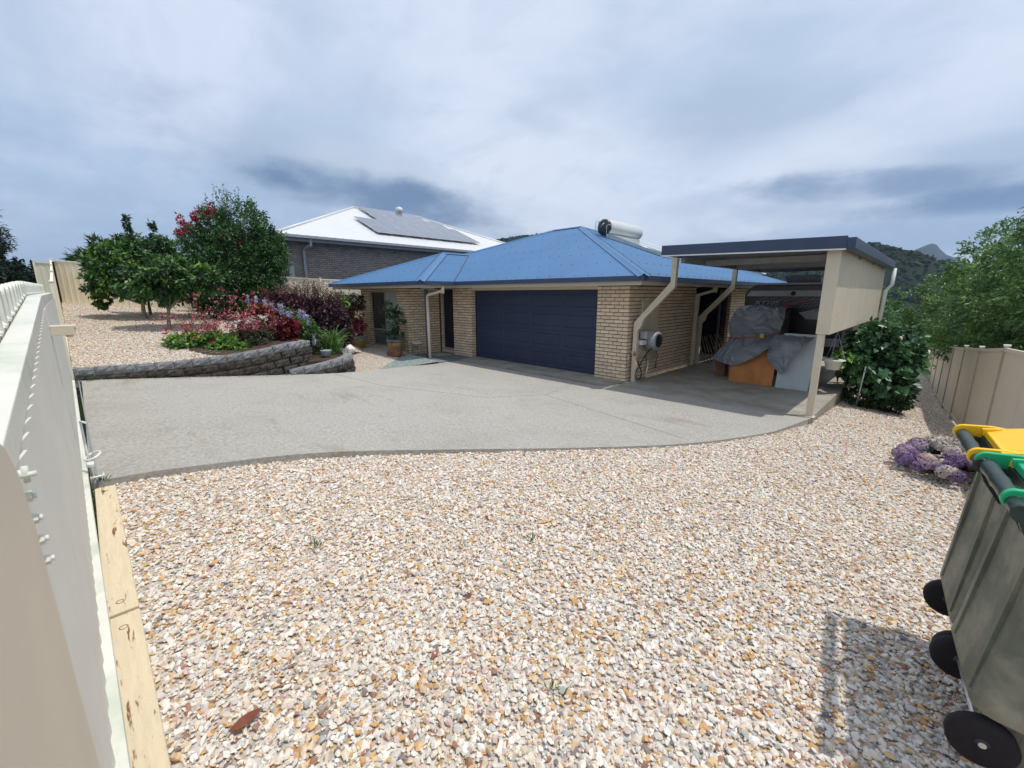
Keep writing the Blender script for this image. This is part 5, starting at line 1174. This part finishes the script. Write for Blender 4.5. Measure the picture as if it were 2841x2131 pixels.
# stool and mat
stl = thing('stool', 'low stool with curved pale seat and thin metal legs on the porch', 'stool', (0, 0, 0)); sx, sy, sz0 = -12.32, 7.90, .03
s = B(); vs = []; nn = 9
for zz in (0, -.022):
    for i in range(nn):
        t = i / (nn - 1) * 2 - 1
        for w in (-1, 1): vs.append((sx + t * .25, sy + w * .16, sz0 + .40 + .045 * t * t + zz))
fs = [(2 * i, 2 * i + 2, 2 * i + 3, 2 * i + 1) for i in range(nn - 1)] + [(2 * nn + 2 * i, 2 * nn + 2 * i + 1, 2 * nn + 2 * i + 3, 2 * nn + 2 * i + 2) for i in range(nn - 1)]
for i in range(nn - 1): fs += [(2 * i, 2 * nn + 2 * i, 2 * nn + 2 * i + 2, 2 * i + 2), (2 * i + 1, 2 * i + 3, 2 * nn + 2 * i + 3, 2 * nn + 2 * i + 1)]
fs += [(0, 1, 2 * nn + 1, 2 * nn), (2 * nn - 2, 4 * nn - 2, 4 * nn - 1, 2 * nn - 1)]; s.add(vs, fs); s.build('seat', mat('pale_seat', (.72, .72, .68), .5), stl, bevel=.004)
for a in (-1, 1):
    for b in (-1, 1): B().tube([(sx + a * .17, sy + b * .11, sz0 + .38), (sx + a * .21, sy + b * .13, sz0 + .33), (sx + a * .23, sy + b * .15, sz0)], .011, 8).build('leg', steel, stl)
B().box(-12.35, 8.15, .034, -11.6, 8.72, .048).build('doormat', matm, label='beige doormat on the dark porch floor at the entry door', cat='doormat', bevel=.004)

# big leaved bush by the carport
bl = thing('large_leaf_bush', 'big leaved green bush beside the carport slab', 'bush', (0, 0, 0))
lv = []
for hue, mm in ((0, mat('broad_leaf_dark', (.050, .14, .055), .55, .5, rand=.4, trans=.2)), (1, mat('broad_leaf_light', (.12, .28, .045), .5, .5, rand=.3, trans=.3))):
    s = B(); pr_ = [(0, 0), (.045, -.02), (.072, .02), (.07, .07), (.04, .115), (0, .15), (-.04, .115), (-.07, .07), (-.072, .02), (-.045, -.02)]
    vs = [(x, y, .25 * abs(x) - y * y * .6) for x, y in pr_] + [(0, .06, -.006)]
    s.add(vs, [(i, (i + 1) % 10, 10) for i in range(10)], True); o = s.build('leaf', mm, fix=False); lv.append(o.data); bpy.data.objects.remove(o)
BB = [((-.90, 11.9, .95), (.45, .55, .48)), ((-.58, 12.3, .78), (.48, .55, .52)), ((-1.05, 11.5, .55), (.36, .42, .34)), ((-.68, 11.75, .25), (.42, .45, .40)), ((-.5, 12.1, .1), (.34, .4, .33))]
P, O, I, nc = blob_points(BB, 300, .85, 6, .12)
for p, o_ in zip(P, O):
    o = bpy.data.objects.new('leaf', lv[1 if random.random() < (.30 if p[2] < .75 and p[0] < -.75 else .10) else 0]); n = Vector(o_ * .6 + np.array([-.25, -.35, .45])) + Vector((random.gauss(0, .3),) * 3)
    q = n.to_track_quat('Z', 'Y'); o.rotation_mode = 'QUATERNION'; from mathutils import Quaternion
    o.rotation_quaternion = q @ Quaternion((0, 0, 1), random.uniform(0, 6.28)); o.location = Vector(p) + Vector(o_) * .05; s_ = random.uniform(.6, 1.15); o.scale = (s_,) * 3; link(o, bl)
foliage('foliage', BB, 3600, .14, [(.03, .085, .032), (.045, .115, .042), (.065, .16, .055)], bl, leafg, clump=10, wr=.42, up=.8)
foliage('skirt', [((-.85, 11.75, -.1), (.45, .45, .22)), ((-.5, 12.0, -.15), (.4, .45, .22))], 1000, .10, G_D, bl, clump=10, wr=.3)
foliage('lime_foliage', [((-1.30, 11.15, .72), (.2, .18, .16)), ((-1.1, 11.3, .62), (.18, .16, .14))], 150, .11, G_L, bl, leafg, clump=8, wr=.46)
branches((-.55, 12.0, .3), (-.5, 12.0, -.3), [c for c, r in BB[:4]], .03, bl, name='stem')
B().tube([(-1.0, 11.28, -.25), (-.93, 11.05, .62)], .014, 8).build('stake', steel, label='thin grey metal stake leaning in front of the broad leaved bush', cat='stake')

# hydrangea
hy = thing('hydrangea', 'hydrangea mound of pink and purple flower heads behind the bins', 'hydrangea', (0, 0, 0)); HC = []
for cols in ([(.62, .40, .44), (.70, .52, .52)], [(.42, .31, .42), (.50, .39, .50)], [(.19, .13, .27), (.28, .20, .36)], [(.60, .54, .44), (.54, .46, .50)]):
    u = rand_unit(190); P = u * np.array([.085, .085, .062]); o = leaf_mesh('flower_head', P, np.cross(u, rand_unit(190)), u, .036, .016, pick(cols, 190, .3), petalm); HC.append(o.data); bpy.data.objects.remove(o)
for k in range(95):
    a = random.uniform(0, 6.28); r = math.sqrt(random.random()); x = .42 + .56 * r * math.cos(a); y = 6.90 + .66 * r * math.sin(a); h = .20 + .26 * (1 - r * r)
    o = bpy.data.objects.new('flower_head', HC[(0 if y > 7.25 else (3 if r < .5 else (2 if y < 6.8 else 1))) if random.random() < .75 else random.randrange(4)]); o.location = (x, y, zg(y) + h - .10); o.rotation_euler = (random.uniform(-.3, .3), random.uniform(-.3, .3), a); s_ = random.uniform(.8, 1.15); o.scale = (s_,) * 3; link(o, hy)
foliage('foliage', [((.50, 6.95, .08), (.44, .54, .18))], 420, .11, G_M[:2] + G_D, hy, clump=10, wr=.4)

# trees beyond the right fence and behind the carport
RG = [(.10, .19, .06), (.14, .25, .08), (.18, .29, .10)]
def rtree(x, y, z0, zt, r, n, label, L=.13, cols=RG, light=G_L, lf=.2, k=6, name='garden_tree', fx=1.0):
    blobs = []
    for i in range(k):
        a = i * 2.4; f = i / max(1, k - 1); zz = lerp(z0 + (zt - z0) * .38, zt - r * .45, f); rr = r * (.85 - .35 * f)
        blobs.append(((x + math.cos(a) * r * .42 * (1 - f * .5), y + math.sin(a) * r * .42, zz), (rr * fx, rr * fx, rr * .75)))
    return tree(name, label, 'tree', (x, y, z0 - .3), (x, y, lerp(z0, zt, .3)), blobs, n, L, cols, .08, light=light, lightfrac=lf, clump=22, wr=.22, spread=.2, group='trees beyond the right fence')
rtree(1.75, 15.6, -1.3, 4.3, 1.35, 13000, 'tall pale green tree at the right edge of the photo', L=.12)
rtree(.95, 17.3, -1.5, 3.75, 1.25, 10000, 'leafy tree just left of the tallest one beyond the fence', L=.12)
rtree(2.6, 12.6, -1.2, 2.6, 1.35, 8000, 'dark tree low behind the fence at the right edge', L=.10, cols=G_D + G_M[:1], lf=.12)
rtree(1.1, 21.0, -1.8, 2.4, 1.3, 7000, 'lower spreading tree with olive leaves behind the side path', L=.11, cols=G_M, lf=.12)
rtree(-2.4, 29.5, -2.0, 2.6, 1.7, 8000, 'bright green tree above the end of the carport', L=.12, cols=G_M + G_L[:1], lf=.4)
rtree(-.9, 31.0, -2.4, .9, 1.8, 7000, 'bushy lime green tree low behind the broad leaved bush', L=.18, cols=G_M + G_L[:1], lf=.45)
rtree(-3.6, 25.5, -1.5, 3.35, 1.7, 9000, 'bright leafy tree framed under the carport roof', L=.16, cols=G_M + G_L[:1], lf=.45)
rtree(1.6, 10.9, -.9, 1.35, .8, 3500, 'dark hedge plant peeping just over the near fence panels', L=.08, cols=G_D)
rtree(.35, 30.5, -2.2, 3.5, 1.9, 11000, 'mid height leafy tree filling the gap left of the tall trees', L=.18)
rtree(1.35, 19.2, -1.6, 4.6, 1.5, 11000, 'tree behind the tallest one with its top just showing', L=.13)
s = thing('bare_branch_tree', 'leaning dark bare branch among the green trees', 'tree'); q = B()
q.tube(spline([(-1.6, 28.8, -2.0), (-1.1, 29.0, -.6), (-.4, 29.3, .6), (-.1, 29.4, 2.0)], 4), [.09 - .006 * i for i in range(13)], 6); q.tube([(-.4, 29.3, .6), (-1.4, 29.2, 1.7)], [.045, .015], 5); q.tube([(-.8, 29.1, 0), (.5, 29.5, 1.0)], [.045, .015], 5); q.build('trunk', barkm, s)

# left background trees
def ltree(name, label, blobs, n, L, cols, base, **kw):
    return tree(name, label, 'tree', base, (base[0], base[1], base[2] + 1.5), blobs, n, L, cols, .12, group='trees beyond the back fence', **kw)
ltree('casuarina_tree', 'tall dark feathery tree at the very left edge', [((-41, -3.8, 5.0), (1.0, 1.2, 1.6)), ((-41, -3.9, 6.4), (1.0, 1.0, 1.5)), ((-41, -4.0, 3.9), (.9, .9, .9))], 9000, .34, [(.012, .026, .012), (.018, .036, .016)], (-41, -4.4, .9), clump=20, wr=.08, spread=.15)
ltree('round_tree', 'round dark green tree beyond the gate at far left', [((-40, -2.0, 2.6), (2.0, 1.5, 1.3)), ((-40, -3.2, 2.6), (1.6, 1.6, 1.2))], 7000, .28, [(.012, .026, .012), (.018, .036, .016)], (-40, -2.5, .6), clump=24, wr=.3)
ltree('palm_bush', 'yellow green palm top rising over the back fence', [((-26.6, 1.0, 3.5), (.6, .9, .38)), ((-26.6, .9, 3.9), (.25, .3, .45))], 2200, .34, G_D + [(.14, .18, .03)], (-26.6, 1.0, 1.8), clump=12, wr=.10)
ltree('leaning_tree', 'thin leafed tree leaning above the fence left of the citrus', [((-25.2, 2.3, 3.9), (.5, .7, .5)), ((-25.0, 1.9, 4.2), (.5, .6, .38)), ((-24.8, 2.9, 4.1), (.5, .7, .45))], 3600, .13, G_D + G_M, (-25.4, 2.2, 1.6), clump=16, wr=.22)
ltree('purple_tree', 'small green tree between the citrus and crepe myrtle behind', [((-20.3, 3.4, 3.0), (.5, .6, .5))], 900, .13, G_M, (-20.3, 3.4, 1.4), clump=12, wr=.25)

# ------------------------------------------------------------------ wheelie bins
def rrect(w, d, r, n=5):
    out = []
    for cx, cy, a0 in ((d - r, w / 2 - r, 0), (r, w / 2 - r, 90), (r, -w / 2 + r, 180), (d - r, -w / 2 + r, 270)):
        for i in range(n + 1):
            a = R(a0 + 90 * i / n); out.append((cx + r * math.cos(a), cy + r * math.sin(a)))
    return out
def wheelie(lidm, label, loc, rz):
    t = thing('wheelie_bin', label, 'bin', loc, 'wheelie bins by the right fence', rz)
    prof = [(.02, .33, .42, .10), (.15, .34, .43, .10), (.19, .40, .47, .06), (.215, .52, .545, -.012), (.26, .525, .55, -.01), (.60, .53, .57, .0), (.90, .535, .60, .0), (.93, .54, .61, 0)]
    s = B(); vs = []; 
    for z, w, d, off in prof: vs += [(x + off, y, z) for x, y in rrect(w, d, .06)]
    n = 24; fs = [(i * n + k, i * n + (k + 1) % n, (i + 1) * n + (k + 1) % n, (i + 1) * n + k) for i in range(len(prof) - 1) for k in range(n)] + [tuple(reversed(range(n)))]
    s.add(vs, fs, True); s.build('body', binm, t)
    s = B()                                                                 # moulded ribs down the side and back
    for y in (-.16, .16): s.bar((.0, y, .94), (-.006, y, .24), .035, .022)
    s.build('rib', binm, t)
    s = B(); r1 = rrect(.585, .66, .07); r0 = rrect(.54, .61, .06)
    vs = [(x - .025, y, .925) for x, y in r1] + [(x - .025, y, .965) for x, y in r1] + [(x, y, .965) for x, y in r0] + [(x, y, .90) for x, y in r0]
    s.add(vs, [(i * n + k, i * n + (k + 1) % n, (i + 1) * n + (k + 1) % n, (i + 1) * n + k) for i in range(3) for k in range(n)]); s.build('rim', bindark, t, bevel=.003)
    s = B(); s.prism([(-.02, .955), (-.075, .96), (-.085, .93), (-.06, .88), (.0, .80)], -.235, -.215, 'y'); s.prism([(-.02, .955), (-.075, .96), (-.085, .93), (-.06, .88), (.0, .80)], .215, .235, 'y'); s.prism([(-.02, .955), (-.07, .96), (-.08, .93), (-.05, .88), (.0, .80)], -.01, .01, 'y'); s.build('handle_web', bindark, t)
    s = B(); L_ = []; y = -.285
    while y <= .285: L_.append(y); y += .03
    s.tube([(-.085, y, .955) for y in L_], [.026 if i % 5 else .029 for i in range(len(L_))], 16); s.build('handle_bar', bindark, t)
    # lid
    s = B(); pr_ = [(.0, .985, .53, .66), (.012, 1.0, .52, .65), (.03, 1.035, .44, .56), (.05, 1.05, .34, .42)]; vs = []; rr_ = rrect(1, 1, .12); 
    rings = [(.97, .585, .66, .0), (.995, .585, .66, 0), (1.0, .56, .63, .015), (1.035, .44, .50, .08), (1.045, .40, .46, .10)]
    for z, w, d, off in rings: vs += [(x + off - .02, y, z + (x * .03)) for x, y in rrect(w, d, .06)]
    fs = [(i * n + k, i * n + (k + 1) % n, (i + 1) * n + (k + 1) % n, (i + 1) * n + k) for i in range(len(rings) - 1) for k in range(n)] + [tuple(range((len(rings) - 1) * n, len(rings) * n))]
    s.add(vs, fs, False); lid = s.build('lid', lidm, t, bevel=.004)
    for y in (-.19, .235):
        s = B(); poly = [(-.085 + .036 * math.cos(a), .965 + .036 * math.sin(a)) for a in [R(90 + 15 * i) for i in range(13)]] + [(-.01, .94), (.10, .975), (.10, 1.012), (.0, 1.015)]
        s.prism(poly, y, y + .022, 'y'); s.build('hinge_arm', lidm, t, bevel=.004)
        s = B(); s.lathe([(0, y - .006), (.014, y - .006), (.017, y - .002), (.017, y + .028), (0, y + .03)], (-.085, 0, .965), 16, 'y'); s.build('hinge_pin', blackm, t)
    s = B(); s.bar((-.03, -.20, .99), (.03, -.20, 1.005), .02, .03); s.bar((-.03, .20, .99), (.03, .20, 1.005), .02, .03); s.build('lid_lug', lidm, t)
    for y in (-.245, .20):
        w = B().lathe([(.02, y), (.078, y), (.092, y + .008), (.092, y + .036), (.078, y + .044), (.05, y + .03), (.02, y + .03)], (.045, 0, .092), 28, 'y').build('wheel', rubber, t)
        B().lathe([(0, y - .004), (.022, y - .004), (.022, y + .05), (0, y + .05)], (.045, 0, .092), 12, 'y').build('hub', blackm, w)
    B().tube([(.045, -.25, .092), (.045, .25, .092)], .011, 8).build('axle', steel, t)
    return t
yb_ = wheelie(yellowp, 'faded green wheelie bin with bright yellow lid, the farther one', (.205, 2.72, .425), R(5)); yb_.rotation_euler.y = R(3.5)
wheelie(greenp, 'faded green wheelie bin with green lid, nearest the camera', (.240, 2.23, .43), R(6)).rotation_euler.y = R(5.0)

# ------------------------------------------------------------------ small things on the ground
def fallen_leaf(x, y, L, rz, m, label, curl=.3):
    s = B(); n = 6; vs = []
    for i in range(n + 1):
        t = i / n; w = L * .2 * math.sin(math.pi * (t * .92 + .05)); z = curl * L * (t - .5) ** 2; vs += [(t * L, -w, z + w * .35), (t * L, 0, z), (t * L, w, z + w * .35)]
    s.add(vs, [(3 * i + j, 3 * i + j + 1, 3 * i + j + 4, 3 * i + j + 3) for i in range(n) for j in range(2)], True)
    o = s.build('fallen_leaf', m, fix=False, label=label, cat='leaf', group='fallen leaves on the gravel'); o.location = (x, y, z_yard(x, y) + .022); o.rotation_euler = (random.uniform(-.2, .2), random.uniform(-.15, .15), rz)
dl = mat('dry_leaf', (.22, .075, .045), .7, .2, rand=.3, var=.25, scale=30)
fallen_leaf(-1.67, .16, .12, R(100), dl, 'largest curled red brown leaf near the sleeper in the lower left')
fallen_leaf(-1.45, .92, .07, R(120), dl, 'narrow brown leaf on gravel left of the lower centre')
fallen_leaf(-1.7, 1.3, .06, R(60), dl, 'small brown leaf standing on edge in the lower middle gravel')
fallen_leaf(-2.35, 2.05, .06, R(-20), dl, 'reddish leaf in the middle of the gravel')
fallen_leaf(-2.45, 1.95, .05, R(20), dl, 'small red leaf beside the reddish one mid gravel')
fallen_leaf(-2.6, 1.2, .05, R(150), dl, 'brown leaf on the gravel left of centre')
def tuft(x, y, z, n, h, label):
    t = []; P = np.tile([[x, y, z]], (n, 1)) + rng.normal(size=(n, 3)) * np.array([.02, .02, 0]); leaf_mesh('grass_tuft', P, rand_unit(n) * .7 + np.array([0, 0, .9]), rand_unit(n), h * rng.uniform(.6, 1.2, n), .004, pick(G_M + G_L[:1], n), leafm, label=label, cat='weed', group='weeds in the gravel')
tuft(-2.75, .88, zg(.88) - .01, 16, .06, 'tiny green weed in the gravel left of centre'); tuft(-1.86, 2.05, zg(2) - .01, 14, .06, 'small green weed in the gravel right of centre')
tuft(-1.6, 1.85, zg(2) - .01, 10, .04, 'very small weed beside a pale chip mid gravel'); tuft(-.95, 1.2, zg(1.2) - .01, 12, .05, 'green weed at the bottom edge of the picture')
P = np.array([(random.uniform(-4.9, -3.2), random.uniform(-.26, -.17), .42) for _ in range(900)]); P = P[np.argsort(P[:, 0])]
leaf_mesh('weed_strip', P, rand_unit(900) * .6 + np.array([0, .2, .8]), rand_unit(900), .055 * rng.uniform(.5, 1.3, 900), .005, pick(G_M, 900), leafm, kind='stuff', label='thin strip of green weeds between the gate and the sleepers', cat='weeds')
tuft(-11.15, -.05, .46, 30, .12, 'green weed at the left foot of the retaining wall'); tuft(-4.98, -.1, .45, 14, .08, 'grass blades on the corner of the driveway')
s = B()
for k in range(60):
    x = random.uniform(-4.6, .3); y = random.uniform(.2, 5); L_ = random.uniform(.03, .12); a = random.uniform(0, 3.14); z = z_yard(x, y) + .022; s.bar((x, y, z), (x + L_ * math.cos(a), y + L_ * math.sin(a), z + random.uniform(-.004, .008)), .003, .002)
s.build('twig_litter', mat('dry_twig', (.24, .17, .10), .9), kind='stuff', label='dry twigs scattered over the front gravel', cat='twigs')
P = np.array([(x - .05 + random.gauss(0, .10) + .16, y + random.gauss(0, .07), 0) for x, y in [tuple(WC[random.randrange(0, 58)])[:2] for _ in range(380)]]); P[:, 2] = [zg(y) + .008 for y in P[:, 1]]
leaf_mesh('leaf_litter', P, rand_unit(380) * np.array([1, 1, .1]), np.tile([[0, 0, 1.]], (380, 1)) + rand_unit(380) * .3, .03, .009, pick([(.30, .17, .08), (.22, .10, .06), (.38, .27, .15), (.35, .04, .04)], 380), petalm, kind='stuff', label='fallen petals and litter along the foot of the retaining wall', cat='litter')

# ------------------------------------------------------------------ hills and air
def hill(name, prof, r0, r1, m, label, nz_=6, rr=.35):
    """ridge whose crest follows (azimuth from +Y in degrees, elevation) as seen from the yard; real slopes in front and behind"""
    az = [p[0] for p in prof]; el = [p[1] for p in prof]; vs = []; na, nr = 150, 34
    for i in range(na):
        a = az[0] + (az[-1] - az[0]) * i / (na - 1); e = float(np.interp(a, az, el)); rc = r0 + (r1 - r0) * .55
        for j in range(nr):
            r = r0 + (r1 - r0) * j / (nr - 1); crest = 2.05 + rc * math.tan(R(e)); f = 1 - abs(r - rc) / ((rc - r0) if r < rc else (r1 - rc)); f = f * f * (3 - 2 * f) if r < rc else max(0, f)
            x, y = r * math.sin(R(a)), r * math.cos(R(a)); s_ = r1 * .035; nn = noise.noise(Vector((x / (s_ * 4), y / (s_ * 4), 1))) + .4 * noise.noise(Vector((x / s_, y / s_, 3)))
            vs.append((x, y, -18 + (crest + 18) * f + nn * s_ * .35 * min(1, f * 3) * (1 if f < .93 else .5)))
    fs = [(i * nr + j, (i + 1) * nr + j, (i + 1) * nr + j + 1, i * nr + j + 1) for i in range(na - 1) for j in range(nr - 1)]
    return B().add(vs, fs, True).build(name, m, kind='structure', label=label)
hm = mat('forest_slope', (.012, .022, .012), .95, .1, var=.3, scale=.05, col2=(.05, .08, .03), c2scale=.010, c2lo=.62, c2hi=.68)
h1 = hill('forest_hill', [(-58, 1.5), (-53, 4.2), (-50, 5.8), (-47.5, 6.4), (-45.2, 6.95), (-43, 7.2), (-41.2, 7.35), (-38.6, 7.4), (-33, 6.0), (-26, 3.5), (-22, 1.5)], 380, 700, hm, 'forested hill rising behind the blue roof')
h2 = hill('forest_hill', [(-17, 1.0), (-13, 3.6), (-9, 4.9), (-5.8, 4.75), (-4.2, 4.15), (-2.8, 3.8), (-1.1, 3.1), (2, 2.3), (9, 1.8), (20, 1.5)], 260, 520, hm, 'green forested hill right of the carport')
mt = hill('blue_mountain', [(-6, 1.5), (-4, 3.3), (-2.8, 3.9), (-2.3, 4.2), (-1.9, 4.42), (-1.6, 4.5), (-1.3, 4.35), (-1.0, 3.9), (-.5, 3.3), (1.5, 2.2), (5, 1.0)], 1900, 2500, mat('mountain_forest', (.012, .022, .022), .95, .1), 'distant blue pointed mountain')
mt2 = hill('blue_mountain', [(-25, .5), (-19.5, 2.9), (-18, 3.15), (-16, 2.8), (-12, .5)], 1900, 2500, MATS['mountain_forest'], 'small distant mountain glimpsed under the carport roof')
treem = mat('hill_tree', ramp=[(0, (.014, .027, .013)), (.3, (.020, .038, .016)), (.6, (.011, .022, .012)), (.88, (.032, .055, .022))], rough=.95, spec=.1, var=.2, scale=2)
gravel('hill_forest', h2, treem, .055, 1.6, 3.8, 'forest trees covering the hill right of the carport', 'forest', clip=lambda c: c.z > -10, lift=1.0)
gravel('hill_forest', h1, treem, .03, 2.2, 5.0, 'forest trees covering the hill behind the roof', 'forest', clip=lambda c: c.z > 15, lift=1.0)
hv = bpy.data.materials.new('haze_air'); hv.use_nodes = True; nt = hv.node_tree; nt.nodes.clear()
vo = nt.nodes.new('ShaderNodeVolumePrincipled'); vo.inputs['Density'].default_value = .00022; vo.inputs['Color'].default_value = (.55, .70, .95, 1); vo.inputs['Anisotropy'].default_value = .2
ou = nt.nodes.new('ShaderNodeOutputMaterial'); nt.links.new(vo.outputs[0], ou.inputs['Volume'])
B().box(-3200, -400, -70, 1200, 2700, 215).build('haze', hv, kind='stuff')
